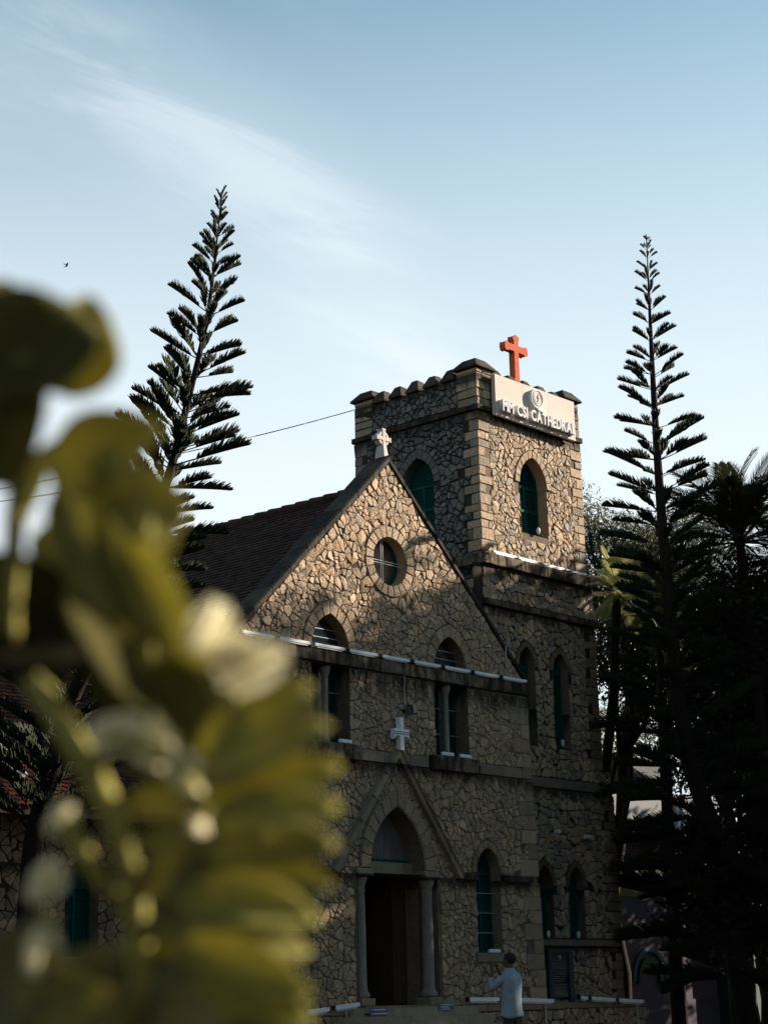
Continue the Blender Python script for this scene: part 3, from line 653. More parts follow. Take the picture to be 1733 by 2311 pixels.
def corner_quoins(X, Y, sx, sy, z0, z1, parent, pal, rng, big=.40, small=.22, H1=None, H2=None, hh=(.17, .27), edge=None):
    z = z0; i = rng.randrange(2)
    while z < z1-.12:
        h = rng.uniform(*hh)
        if z+h > z1-.1: h = z1-z
        a, b = (big, small) if i % 2 else (small, big); a *= rng.uniform(.9, 1.1); b *= rng.uniform(.9, 1.1); g = .008; p = .022
        Xe = edge(z+h/2) if edge else X
        mb = MB(); x0, x1 = (Xe-p, Xe+a) if sx > 0 else (Xe-a, Xe+p); y0, y1 = (Y-p, Y+b) if sy > 0 else (Y-b, Y+p)
        mb.box((x0+.0, y0, z+g), (x1, y1, z+h-g), tone_of(rng, pal)); mb.v = [(vx+rng.uniform(-.012, .012), vy+rng.uniform(-.012, .012), vz+rng.uniform(-.008, .008)) for vx, vy, vz in mb.v]; bevel(mb.build('quoin', M['stone_tower'], parent), .014)
        if H1 is not None: H1.append(rect(x0-.5 if sx > 0 else x0, z, x1 if sx > 0 else x1+.5, z+h))
        if H2 is not None: H2.append(rect(y0-.5 if sy > 0 else y0, z, y1 if sy > 0 else y1+.5, z+h))
        z += h; i += 1
HF = [rect(TWX-.49, 11.0, TWX+.49, 12.28), [(TWX-.67, 12.2), (TWX+.67, 12.2)]+arch_pts(TWX, .67, 12.27, .86, 7)]
HL = [rect(TWY-.47, 11.0, TWY+.47, 12.28), [(TWY-.67, 12.2), (TWY+.67, 12.2)]+arch_pts(TWY, .67, 12.27, .86, 7)]
HF.append(rect(0, 13.66, 20, 13.83)); HL.append(rect(0, 13.66, 20, 13.83)); HF.append(rect(0, 10.0, 20, 10.5))
PALQ = [(.40, .32, .23), (.34, .28, .21), (.43, .34, .24), (.28, .24, .19), (.36, .28, .20), (.31, .26, .20)]
corner_quoins(TX0, TY0, 1, 1, 10.50, 13.66, tower, PALQ, rng, H1=HF, H2=HL)
corner_quoins(TX1, TY0, -1, 1, 10.50, 13.66, tower, PALQ, rng, H1=HF)
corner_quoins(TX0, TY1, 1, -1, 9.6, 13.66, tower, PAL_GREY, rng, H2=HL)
corner_quoins(TX0, TY0, 1, 1, 9.44, 10.16, tower, PALQ, rng, H2=HL)
corner_quoins(TX0, TY0, 1, 1, 8.0, 9.3, tower, PALQ, rng, H2=HL)
# corner turrets and parapet zones are coursed blocks
for (a, b) in ((TX0, TX0+.50), (TX1-.55, TX1)): HF.append(rect(a-.5, 13.6, b+.02, 15))
for (a, b) in ((TY0, TY0+.50), (TY1-.58, TY1)): HL.append(rect(a-.5 if a == TY0 else a, 13.6, b+.5 if a != TY0 else b, 15))
rubble(FT, rect(TX0, 10.18, TX1, 14.46), HF, front, random.Random(5), .050, .150, PAL_TF, 300, mt='stone_tower')
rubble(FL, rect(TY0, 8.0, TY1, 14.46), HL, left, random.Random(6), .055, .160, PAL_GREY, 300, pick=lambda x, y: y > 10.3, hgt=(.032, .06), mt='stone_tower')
HB = [rect(x-a, 6.40, x+a, 8.12) for x, a in w2]+[[(x-a-.13, 8.08), (x+a+.13, 8.08)]+arch_pts(x, a+.13, 8.12, .57, 6) for x, a in w2]
HB += [rect(x-a, 2.16, x+a, 3.42) for x, a in w3]+[[(x-a-.13, 3.38), (x+a+.13, 3.38)]+arch_pts(x, a+.13, 3.42, .59, 6) for x, a in w3]
HB += [rect(0, 9.28, 20, 9.46), rect(0, 5.50, 20, 5.74), rect(0, 2.15, 20, 2.34), rect(5.70, .9, 6.75, 2.1), rect(0, -1, 20, 1.0)]
corner_quoins(8.22, TY0, -1, 1, 6.02, 9.28, tower, [(.2, .16, .12), (.24, .19, .14)], rng, H1=HB)
corner_quoins(8.6, TY0, -1, 1, 1.04, 5.5, tower, [(.2, .16, .12), (.24, .19, .14)], rng, H1=HB)
rubble(FT, [(5.25, 1.0), (8.60, 1.0), (8.56, 6.0), (8.22, 10.18), (4.24, 10.18)], HB, frontl, random.Random(8), .085, .17, [(.40, .31, .22), (.35, .28, .21), (.44, .31, .19), (.30, .26, .21), (.26, .23, .2)], 300, pick=lambda x, y: x > 5.4 or y > 9, mt='stone_tower')
# courses
def ring_course(z0, z1, proud, X0, X1, Y0, Y1, tones, sides='FLR', top=None):
    fr = Frame((0, Y0, 0), (1, 0, 0), (0, 0, 1), (0, -1, 0)); course(fr, X0-proud, X1+proud, z0, z1, proud, tower, rng, tones=tones, lens=(.6, .95), n0=-.1)
    fl = Frame((X0, 0, 0), (0, 1, 0), (0, 0, 1), (-1, 0, 0)); course(fl, Y0+.003, Y1+proud, z0, z1, proud, tower, rng, tones=tones, lens=(.6, .95), n0=-.1)
    f2 = Frame((X1, 0, 0), (0, 1, 0), (0, 0, 1), (1, 0, 0)); course(f2, Y0+.003, Y1+proud, z0, z1, proud, tower, rng, tones=tones, lens=(1.2, 1.6), n0=-.1)
dk = ((.22, .22, .22), (.16, .16, .16), (.3, .3, .28))
ring_course(13.68, 13.80, .07, TX0, TX1, TY0, TY1, dk)
ring_course(10.20, 10.44, .09, TX0, 8.16, TY0-.02, TY1, ((.9, .85, .75), (.6, .56, .5), (1.1, 1.0, .85)))
ring_course(9.30, 9.43, .07, TX0, 8.22, TY0-.02, 5.0, ((.6, .56, .5), (.8, .75, .65)))
course(FT, 5.2, 8.58, 5.52, 5.73, .03, tower, rng, mt='dressed', tones=((.26, .2, .15), (.22, .18, .14)))
course(FT, 5.2, 8.5, 2.18, 2.32, .07, tower, rng, name='sill', mt='dressed', tones=((.22, .18, .14), (.25, .2, .15)))
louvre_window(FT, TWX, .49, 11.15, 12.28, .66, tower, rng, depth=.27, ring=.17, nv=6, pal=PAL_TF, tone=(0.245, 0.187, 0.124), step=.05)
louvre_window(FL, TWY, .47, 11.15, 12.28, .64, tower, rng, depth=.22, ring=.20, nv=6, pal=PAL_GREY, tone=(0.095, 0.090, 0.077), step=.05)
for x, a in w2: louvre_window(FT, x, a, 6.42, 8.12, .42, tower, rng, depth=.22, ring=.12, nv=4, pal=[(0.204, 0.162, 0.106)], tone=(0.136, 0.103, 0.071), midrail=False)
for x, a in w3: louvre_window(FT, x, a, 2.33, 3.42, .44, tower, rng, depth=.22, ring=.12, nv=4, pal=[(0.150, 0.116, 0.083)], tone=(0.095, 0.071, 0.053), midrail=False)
# parapet: corner turrets with capstones, merlon caps between
def capstone(cx, cy, z, hx, hy, h, top, name, parent, over=.0):
    mb = MB(); j = lambda: rng.uniform(-.012, .012)
    vs = [(cx-hx, cy-hy, z), (cx+hx, cy-hy, z), (cx+hx, cy+hy, z), (cx-hx, cy+hy, z), (cx-hx, cy-hy, z+.045), (cx+hx, cy-hy, z+.045), (cx+hx, cy+hy, z+.045), (cx-hx, cy+hy, z+.045)]
    vs += [(cx-hx*top+j(), cy-hy*top+j(), z+h+j()), (cx+hx*top+j(), cy-hy*top+j(), z+h+j()), (cx+hx*top+j(), cy+hy*top+j(), z+h+j()), (cx-hx*top+j(), cy+hy*top+j(), z+h+j())]
    mb.add(vs, [(0, 3, 2, 1)]+[(i, (i+1) % 4, 4+(i+1) % 4, 4+i) for i in range(4)]+[(4+i, 4+(i+1) % 4, 8+(i+1) % 4, 8+i) for i in range(4)]+[(8, 9, 10, 11)], rng.choice([(1.3, 1.2, 1.1), (1.6, 1.5, 1.35), (1.1, 1.05, 1)]))
    return bevel(mb.build(name, M['cope'], parent), .012)
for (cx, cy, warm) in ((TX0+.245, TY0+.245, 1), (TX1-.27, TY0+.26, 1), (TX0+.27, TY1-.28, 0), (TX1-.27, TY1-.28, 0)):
    hx = .27; z = 13.80; i = 0
    while z < 14.62:
        h = min(rng.uniform(.17, .23), 14.66-z)
        if h < .07: break
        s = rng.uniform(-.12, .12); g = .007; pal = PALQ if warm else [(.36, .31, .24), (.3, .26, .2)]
        for (a, b) in ((-hx-.01, s), (s, hx+.01)):
            mb = MB(); mb.box((cx+a+g, cy-hx-.01, z+g), (cx+b-g, cy+hx+.01, z+h-g), tone_of(rng, pal)); mb.v = [(vx+rng.uniform(-.014, .014), vy+rng.uniform(-.014, .014), vz+rng.uniform(-.009, .009)) for vx, vy, vz in mb.v]; bevel(mb.build('turret_block', M['stone_tower'], tower), .014)
        z += h; i += 1
    mb = MB(); mb.box((cx-hx+.01, cy-hx+.01, 13.8), (cx+hx-.01, cy+hx-.01, 14.64)); mb.build('turret_core', M['mortar'], tower)
    capstone(cx, cy, 14.665, .355, .355, .25, .50, 'capstone', tower)
T = .34
mb = MB()
mb.box((TX0+.01, TY0+.5, 13.8), (TX0+T, TY1-.5, 14.495)); mb.box((TX0+.5, TY0+.01, 13.8), (TX1-.5, TY0+T, 14.495)); mb.box((TX1-T, TY0+.5, 13.8), (TX1-.01, TY1-.5, 14.495)); mb.box((TX0+.5, TY1-T, 13.8), (TX1-.5, TY1-.01, 14.495))
mb.build('parapet', M['mortar'], tower)
for i in range(5):
    c = TY0+.50+(TY1-TY0-1.06)*(i+.5)/5+.03
    for X in (TX0+T/2-.02, TX1-T/2+.02): capstone(X, c, 14.50, .225, .20, .29+rng.uniform(-.02, .02), .46, 'merlon', tower)
    c = TX0+.50+(TX1-TX0-1.05)*(i+.5)/5
    for Y in (TY0+T/2-.02, TY1-T/2+.02): capstone(c, Y, 14.50, .205, .225, .29+rng.uniform(-.02, .02), .46, 'merlon', tower)

# ================================================================== side wing at the left with its low tiled roof
FW = Frame((0, 1.0, 0), (1, 0, 0), (0, 0, 1), (0, -1, 0)); WX = [(-5.22, .34), (-6.52, .34), (-8.6, .34), (-10.4, .34)]
wo_ = [opening(x, a, 1.93, 3.05, .45) for x, a in WX]
ww = sheet(FW, rect(-12.5, 0, -3.9, 4.35), wo_, 'wing_wall', M['mortar'], cath)
HW = [rect(x-a, 1.78, x+a, 3.05) for x, a in WX]+[[(x-a-.13, 3.0), (x+a+.13, 3.0)]+arch_pts(x, a+.13, 3.05, .6, 6) for x, a in WX]
rubble(FW, rect(-8.2, .2, -4.0, 4.3), HW, ww, random.Random(9), .09, .17, [(.25, .20, .15), (.22, .17, .13), (.28, .21, .15)], 300)
for x, a in WX:
    w = louvre_window(FW, x, a, 1.93, 3.05, .45, cath, rng, depth=.22, ring=.13, nv=4, pal=PAL_QUOIN, midrail=False)
    block(FW, x-a-.12, 1.78, x+a+.12, 1.93, -.05, .08, 'sill', M['dressed'], w, (.36, .3, .22), rng)
mb = MB(); mb.add([(-12.5, 1, 0), (-12.5, 6, 0), (-12.5, 6, 4.3), (-12.5, 3.45, 6.9), (-12.5, 1, 4.3)], [(0, 1, 2, 3, 4)]); mb.build('wing_end_wall', M['mortar'], cath)
wr = empty('wing_roof'); wr.parent = cath; wr.matrix_basis = cath.matrix_basis.inverted()
wk = 2.55/2.8; wl_ = math.hypot(1, wk); WD = Vector((0, -1/wl_, -wk/wl_)); WU = Vector((0, -wk/wl_, 1/wl_))
o = Vector((-12.5, 3.5, 4.35+wk*2.9)); mb = MB()
mb.add([tuple(o), (-3.9, 3.5, o.z), (-3.9, .5, 4.35-wk*.1), (-12.5, .5, 4.35-wk*.1)], [(0, 1, 2, 3)]); mb.add([tuple(o), (-12.5, 6.5, 4.2), (-3.9, 6.5, 4.2), (-3.9, 3.5, o.z)], [(0, 1, 2, 3)])
mb.build('roof_deck', M['tile2'], wr)
tw, tp = .15, .115; rest = MB(); near = []
for r in range(35):
    for c in range(56):
        x = -12.45+c*tw+(tw/2 if r % 2 else 0); p = o+WD*(r*tp+.04); p = Vector((x, p.y, p.z))
        if x > -4.1: continue
        near.append((abs(x+7.6)*1.0+abs(p.z-5.1)*1.6, r, x, p))
near.sort(key=lambda q: q[0])
rt = random.Random(4)
for i, (d, r, x, p) in enumerate(near):
    t = tuple(q*rt.uniform(.6, 1.2) for q in rt.choice([(1, 1, 1), (1.1, .95, .9), (.75, .8, .85), (.5, .52, .55)]))
    w = tw*.485; L = tp*1.55; u0 = p+WU*.012; l2 = rt.uniform(.024, .036)
    pr = [(-w, 0), (w, 0), (w, L*.72), (w*.62, L*.93), (0, L), (-w*.62, L*.93), (-w, L*.72)]
    top = [u0+Vector((a, 0, 0))+WD*b+WU*(l2*b/L) for a, b in pr]; bot = [q-WU*.016 for q in top]
    tgt = MB() if i < 300 else rest
    tgt.add([tuple(q) for q in top+bot], [tuple(range(7))]+[(k_, (k_+1) % 7, 7+(k_+1) % 7, 7+k_) for k_ in range(1, 7)], t)
    if i < 300: tgt.build('roof_tile', M['tile2'], wr)
rest.build('roof_tiles', M['tile2'], wr, kind='stuff')
i = 0
for c in range(21):
    x = -12.4+c*.40; mb = MB(); mb.tube([(x, 3.5, o.z+.02), (x+.43, 3.5, o.z+.03)], [.10, .12], 8, tone=(rt.uniform(.7, 1.1),)*3); mb.build('ridge_tile', M['tile2'], wr)
mb = MB(); mb.box((-12.5, .50, 4.10), (-3.9, .56, 4.24)); mb.build('fascia_board', M['wood'], wr)

# ================================================================== ground, terrace, steps
bm_ = MB(); n = 40; R_ = 1500
ga = [(-R_, -R_), (R_, -R_), (R_, R_), (-R_, R_)]
bm_.add([(x, y, 0) for x, y in ga], [(0, 1, 2, 3)]); bm_.build('ground', M['ground'], kind='structure')
FP = Frame((0, -.32, 0), (1, 0, 0), (0, 0, 1), (0, -1, 0))
def terrace(x0, x1, fr, y0, y1, seed, nm='plinth_wall'):
    mb = MB(); mb.box((x0, y0, 0), (x1, y1, .98)); w = mb.build(nm, M['mortar'], cath)
    rubble(fr, rect(x0, .25, x1, .90), [], w, random.Random(seed), .10, .17, PAL_QUOIN, 120)
    course(fr, x0, x1, .90, 1.02, .05, w, rng, name='ledge_stone', mt='dressed', tones=PAL_QUOIN, lens=(.6, 1.0), n0=-.30)
terrace(1.50, 4.62, FP, -.32, .0, 21)
terrace(-4.4, -1.24, FP, -.32, .0, 22)
FP2 = Frame((0, .72, 0), (1, 0, 0), (0, 0, 1), (0, -1, 0)); terrace(4.7, 9.0, FP2, .72, 1.0, 23)
# porch steps: rounded risers spreading out from the threshold
steps = empty('porch_steps'); steps.parent = cath; steps.matrix_basis = cath.matrix_basis.inverted()
for i in range(6):
    zt = 1.04-i*.17; rx = 1.75+i*.32; ry = .55+i*.32; mb = MB(); n = 30
    if i == 0: zt -= .03
    arc = [(XC+rx*math.cos(t), -.30-ry*math.sin(t)) for t in [math.pi*k/n for k in range(n+1)]]
    vs = [(x, y, zt) for x, y in arc]+[(x, y, zt-.17 if i < 5 else 0) for x, y in arc]+[(XC, -.30, zt)]
    mb.add(vs, [(k, k+1, n+2+k, n+1+k) for k in range(n)]+[(k+1, k, 2*n+2) for k in range(n)], (.30-.01*i, .24-.01*i, .18-.01*i)); mb.build('step', M['dressed'], steps)

# ================================================================== things fixed to or standing on the cathedral
def batten(p0, p1, r, label, group, clip=True):
    p0 = Vector(p0); p1 = Vector(p1); base = (p0+p1)/2; d = (p1-p0).normalized(); up = Vector((0, 0, 1)); s = Vector((0, -1, 0))
    t = empty('tube_light', base, label=label, cat='tube light', group=group)
    mb = MB(); w = r
    def bar(a, b, hw_, hh, mb):
        q = [a-s*hw_-up*hh, a+s*hw_-up*hh, a+s*hw_+up*hh, a-s*hw_+up*hh]; q2 = [b-s*hw_-up*hh, b+s*hw_-up*hh, b+s*hw_+up*hh, b-s*hw_+up*hh]
        mb.add([tuple(v) for v in q+q2], [(0, 1, 5, 4), (1, 2, 6, 5), (2, 3, 7, 6), (3, 0, 4, 7), (0, 3, 2, 1), (4, 5, 6, 7)])
    bar(p0+d*.03, p1-d*.03, w, w, mb); mb.build('tube', M['tube'], t)
    mb = MB(); bar(p0, p0+d*.045, w*1.15, w*1.2, mb); mb.build('end_cap', M['black'], t); mb = MB(); bar(p1-d*.045, p1, w*1.15, w*1.2, mb); mb.build('end_cap', M['black'], t)
    mb = MB(); bar(p0+d*.1-up*w*1.5, p1-d*.1-up*w*1.5, w*.5, w*.45, mb); mb.build('bracket', M['steel'], t)
    return t
ordn = ['first', 'second', 'third', 'fourth', 'fifth', 'sixth', 'seventh', 'eighth', 'ninth', 'tenth', 'eleventh']
nseg = 9; xa, xb = -3.98, 4.24
for i in range(nseg):
    a = xa+(xb-xa)*i/nseg+.02; b = xa+(xb-xa)*(i+1)/nseg-.02
    batten((a, -.085, 7.482), (b, -.085, 7.482), .027, f'{ordn[i]} white tube light from the left on the string course across the front gable', 'tube lights along the gable string course')
for i in range(4):
    a = 4.50+3.48*i/4; b = 4.50+3.48*(i+1)/4
    batten((a+.02, .93, 10.50), (b-.02, .93, 10.50), .018, f'{ordn[i]} white tube light from the left on the tower ledge below the tower window', 'tube lights along the tower ledge')
for nm, p0, p1, lb in (('', (-2.755, -.36, .975), (-2.10, -.36, 1.02), 'white tube light low on the plinth left of the doorway, farther from the door'),
                       ('', (-2.05, -.36, 1.03), (-1.33, -.36, 1.09), 'white tube light sloping up to the left doorway column'),
                       ('', (1.60, -.36, 1.13), (2.58, -.36, 1.12), 'white tube light on the plinth just right of the doorway'),
                       ('', (2.72, -.36, 1.12), (4.30, -.36, 1.06), 'long white tube light on the plinth behind the man'),
                       ('', (6.45, .64, 1.12), (6.80, .64, 1.10), 'short white tube light at the tower foot beside the black tablet'),
                       ('', (6.83, .64, 1.10), (7.80, .64, 1.05), 'white tube light in the middle of the tower foot'),
                       ('', (7.83, .64, 1.05), (8.85, .64, 1.0), 'white tube light at the right end of the tower foot'),
                       ('', (-5.75, .47, 4.33), (-4.95, .47, 4.35), 'white tube light under the eaves of the low left wing')):
    batten(p0, p1, .034, lb, 'low white tube lights')
# short white lamps standing on window sills
for c, lb in (((UP[0][0]+.27, -.10, 5.76), 'short white lamp on the right half of the left upper window sill'), ((UP[1][0]-.27, -.10, 5.76), 'short white lamp on the left half of the right upper window sill'),
              ((UP[1][0]+.27, -.10, 5.76), 'short white lamp on the right half of the right upper window sill'), ((2.86, -.05, 2.03), 'short white lamp on the sill of the tall window right of the door')):
    x, y, z = c; mb = MB(); mb.box((x-.17, y-.03, z-.035), (x+.17, y+.03, z+.035)); o_ = mb.thing('sill_lamp', M['tube'], (x, y, z-.035), label=lb, cat='lamp', group='short white lamps on the sills'); bevel(o_, .01)
for c, lb in (((6.18, .93, 11.16), 'white globe lamp on the sill of the tower belfry window'), ((6.72, .93, 6.45), 'white globe lamp on the sill of the middle tower window'),
              ((5.86, .90, 2.34), 'white globe lamp on the left sill at the tower foot'), ((6.92, .90, 2.34), 'white globe lamp on the right sill at the tower foot'), ((-5.35, .88, 1.93), 'white globe lamp on the sill of the low left wing window')):
    mb = MB(); mb.lathe(c, [(.02, 0), (.025, .015), (.034, .035), (.043, .07), (.042, .11), (.03, .14), (.01, .155)], 12); mb.thing('globe_lamp', M['white'], c, smooth=True, label=lb, cat='lamp', group='white globe lamps on window sills')
for (x, z, sx, lb) in ((6.18, 4.56, .0, 'small white floodlight bracket above the left slim window of the tower foot'), (7.28, 4.50, .06, 'small white floodlight above the right slim window of the tower foot')):
    t = empty('floodlight', (x, .98, z), label=lb, cat='floodlight', group='small floodlights on the tower'); mb = MB(); mb.box((x-.06-sx, .72, z-.04), (x+.06+sx, .84, z+.04)); bevel(mb.build('lamp_housing', M['white'], t), .015)
    mb = MB(); mb.tube([(x, .99, z-.02), (x, .84, z-.01)], .012, 6); mb.build('bracket_arm', M['steel'], t)
# sign board
sg = empty('sign_board', (6.28, .9, 13.62), label='large cream cathedral name board across the tower parapet', cat='sign')
S0, S1, SB, ST_ = 4.66, 7.60, 13.63, 14.56; YS = .80
for i in range(3):
    a = S0+(S1-S0)*i/3+.003; b = S0+(S1-S0)*(i+1)/3-.003; mb = MB(); mb.box((a, YS, SB), (b, YS+.045, ST_)); mb.build('panel', M['board'], sg)
mb = MB(); mb.box((S0-.012, YS+.046, SB-.012), (S1+.012, YS+.09, ST_+.012)); mb.box((S0-.012, YS-.008, SB-.02), (S1+.012, YS+.046, SB-.003)); mb.build('board_frame', M['board'], sg)
for x in (5.0, 6.2, 7.3):
    for z in (13.66, 14.4): mb = MB(); mb.box((x-.02, YS+.09, z-.02), (x+.02, TY0+.01, z+.02)); mb.build('bracket', M['black'], sg)
def text_mesh(s, size, extrude, offset, name='letter'):
    cu = bpy.data.curves.new(name, 'FONT'); cu.body = s; cu.size = size; cu.extrude = extrude; cu.offset = offset; cu.resolution_u = 3
    o_ = bpy.data.objects.new('tmp', cu); COL.objects.link(o_); dg = bpy.context.evaluated_depsgraph_get(); ev = o_.evaluated_get(dg)
    me = bpy.data.meshes.new_from_object(ev, depsgraph=dg); bpy.data.objects.remove(o_); bpy.data.curves.remove(cu); return me
txt = 'MM CSI CATHEDRAL'; meshes = [text_mesh(ch, .36, .055, .011) if ch != ' ' else None for ch in txt]
wd = [(max(v.co.x for v in me.vertices)-min(v.co.x for v in me.vertices)) if me else .12 for me in meshes]
gap = .028; tot = sum(wd)+gap*(len(wd)-1); sc_ = (S1-S0-.26)/tot; x = S0+.12
RX = Matrix.Rotation(math.pi/2, 4, 'X')
for ch, me, w in zip(txt, meshes, wd):
    if me:
        mn = min(v.co.x for v in me.vertices); me.transform(Matrix.Translation((-mn, 0, 0))); me.transform(Matrix.Diagonal((sc_, .98, 1, 1))); me.transform(RX); me.name = 'letter'
        o_ = link('letter', me, None, M['letter']); o_.parent = sg; o_.matrix_basis = sg.matrix_basis.inverted() @ Matrix.Translation((x, YS-.058, SB+.085))
    x += (w+gap)*sc_
# emblem: raised disc with a rim and a pointed tail like a speech shape
EX, EZ = 6.08, 14.27
mb = MB(); k = 28; q0 = [(EX+.235*math.cos(t), EZ+.235*math.sin(t)) for t in [2*math.pi*i/k for i in range(k)]]
tail = [i for i in range(k)]
q0[24] = (EX+.34, EZ-.30); q0[23] = (EX+.10, EZ-.275); q0[22] = (EX-.02, EZ-.255); q0[25] = (EX+.20, EZ-.17)
mb.add([(x_, YS-.10, z_) for x_, z_ in q0]+[(x_, YS, z_) for x_, z_ in q0], [tuple(range(k))]+[(i, (i+1) % k, k+(i+1) % k, k+i) for i in range(k)]); mb.build('emblem_disc', M['letter'], sg)
for r0, r1 in ((.165, .19), (.115, .128)):
    mb = MB(); pts = [(EX+(r0+r1)/2*math.cos(t), YS-.102, EZ+.01+(r0+r1)/2*math.sin(t)) for t in [2*math.pi*i/24 for i in range(25)]]; mb.tube(pts, (r1-r0)/2, 6); mb.build('emblem_ring', M['chalk'], sg)
mb = MB(); mb.box((EX-.008, YS-.112, EZ-.08), (EX+.008, YS-.10, EZ+.09)); mb.box((EX-.05, YS-.111, EZ+.015), (EX+.05, YS-.10, EZ+.03)); mb.build('emblem_mark', M['orange'], sg)
# crosses
def prism_outline(pts, y0, y1, mb, tone=None):
    k = len(pts); mb.add([(x_, y0, z_) for x_, z_ in pts]+[(x_, y1, z_) for x_, z_ in pts], [tuple(range(k)), tuple(range(2*k-1, k-1, -1))]+[(i, (i+1) % k, k+(i+1) % k, k+i) for i in range(k)], tone)
cx, cz = 5.86, 14.72
def budded(cx, z0, H_, wd_, aw, az):
    a = aw; b = a*1.5; c = a*.45
    r = [(cx-a, z0+.06), (cx-b, z0+.05), (cx-b, z0)] ; r = [(cx-b, z0), (cx+b, z0), (cx+b, z0+.03), (cx+a, z0+.08)]
    r += [(cx+a, az-a), (cx+wd_-.13, az-a), (cx+wd_-.10, az-b), (cx+wd_-.02, az-b*.9), (cx+wd_, az), (cx+wd_-.02, az+b*.9), (cx+wd_-.10, az+b), (cx+wd_-.13, az+a), (cx+a, az+a)]
    r += [(cx+a, z0+H_-.13), (cx+b, z0+H_-.10), (cx+b*.9, z0+H_-.03), (cx, z0+H_), (cx-b*.9, z0+H_-.03), (cx-b, z0+H_-.10), (cx-a, z0+H_-.13)]
    r += [(cx-a, az+a), (cx-wd_+.13, az+a), (cx-wd_+.10, az+b), (cx-wd_+.02, az+b*.9), (cx-wd_, az), (cx-wd_+.02, az-b*.9), (cx-wd_+.10, az-b), (cx-wd_+.13, az-a), (cx-a, az-a), (cx-a, z0+.08), (cx-b, z0+.03)]
    return r
mb = MB(); prism_outline(budded(cx, cz, 1.12, .41, .068, cz+.80), 1.08, 1.24, mb)
o_ = mb.thing('cross', M['orange'], (cx, 1.16, cz), label='tall orange cross standing on the tower parapet above the sign', cat='cross'); bevel(o_, .012)
# celtic cross on the apex
t = empty('celtic_cross', (XC, .15, 11.52), label='whitewashed ringed cross on the apex of the front gable', cat='cross')
mb = MB(); zb = 11.53
mb.add([(XC+sx*w, .15+sy*d, z) for (w, d, z) in ((.075, .13, zb), (.050, .09, zb+.26)) for sx, sy in ((-1, -1), (1, -1), (1, 1), (-1, 1))], [(0, 3, 2, 1), (4, 5, 6, 7)]+[(i, (i+1) % 4, 4+(i+1) % 4, 4+i) for i in range(4)])
bevel(mb.build('pedestal', M['chalk'], t), .01)
zc_ = zb+.40; mb = MB(); k = 28
for ra, rb, y0, y1 in ((.098, .150, .08, .21),):
    oi = [(math.cos(2*math.pi*i/k), math.sin(2*math.pi*i/k)) for i in range(k)]
    vs = [(XC+r*c_, y, zc_+r*s_) for y in (y0, y1) for r in (ra, rb) for c_, s_ in oi]
    fs = []
    for i in range(k):
        j = (i+1) % k; fs += [(i, j, k+j, k+i), (2*k+i, 3*k+i, 3*k+j, 2*k+j), (i, 2*k+i, 2*k+j, j), (k+i, k+j, 3*k+j, 3*k+i)]
    mb.add(vs, fs)
mb.build('ring', M['chalk'], t)
mb = MB()
def cross12(cx, cz, a, L, fl): 
    return [(cx-a, cz-a), (cx-a, cz-L), (cx+a, cz-L), (cx+a, cz-a), (cx+L-.04, cz-a), (cx+L, cz-fl), (cx+L, cz+fl), (cx+L-.04, cz+a), (cx+a, cz+a), (cx+a, cz+L-.04), (cx+fl, cz+L), (cx-fl, cz+L), (cx-a, cz+L-.04), (cx-a, cz+a), (cx-L+.04, cz+a), (cx-L, cz+fl), (cx-L, cz-fl), (cx-L+.04, cz-a)]
prism_outline(cross12(XC, zc_, .030, .20, .045), .07, .22, mb); bevel(mb.build('cross_arms', M['chalk'], t), .008)
# white cross over the porch gable
mb = MB(); z0 = 5.72; cx = XC+.04
prism_outline([(cx-.055, z0), (cx+.055, z0), (cx+.055, z0+.26), (cx+.17, z0+.26), (cx+.21, z0+.22), (cx+.21, z0+.40), (cx+.055, z0+.40), (cx+.055, z0+.62), (cx-.055, z0+.62), (cx-.055, z0+.40), (cx-.21, z0+.40), (cx-.21, z0+.20), (cx-.15, z0+.27), (cx-.055, z0+.26)], -.17, -.06, mb)
t = mb.thing('wall_cross', M['brightwhite'], (cx, -.1, z0), label='small white cross fixed above the point of the doorway hood', cat='cross')
for dz in (.295, .335): mb = MB(); mb.box((cx-.20, -.176, z0+dz), (cx+.20, -.169, z0+dz+.012)); mb.build('groove', M['black'], t)
mb = MB(); mb.box((cx-.03, -.06, z0+.1), (cx+.03, .0, z0+.5)); mb.build('wall_mount', M['black'], t)
# round horn speaker, cable, pipe
t = empty('loudspeaker', (.40, 0, 6.50), label='small round dark loudspeaker on the wall between the upper windows', cat='loudspeaker')
mb = MB(); k = 16; vs = []; 
for r, y in ((.03, 0), (.035, -.08), (.11, -.16), (.115, -.175), (.09, -.16)): vs += [(.40+r*math.cos(2*math.pi*i/k), y, 6.50+r*math.sin(2*math.pi*i/k)) for i in range(k)]
mb.add(vs, [(a*k+i, a*k+(i+1) % k, (a+1)*k+(i+1) % k, (a+1)*k+i) for a in range(4) for i in range(k)]+[tuple(4*k+i for i in range(k))]); mb.build('horn', M['black'], t)
mb = MB(); mb.tube([(.40, -.06, 7.42), (.41, -.055, 7.1), (.385, -.055, 6.85), (.40, -.07, 6.62)], .008, 5); mb.thing('cable', M['steel'], (.40, -.05, 6.6), label='thin pale cable running down from the tube lights to the loudspeaker', cat='cable')
mb = MB(); mb.tube([(3.66, -.12, 8.30), (3.60, -.10, 8.22), (3.57, -.07, 8.12), (3.57, -.06, 7.5)], .016, 6); mb.thing('conduit_pipe', M['steel'], (3.57, -.06, 7.5), label='thin grey conduit pipe dropping from the right gable coping', cat='pipe')
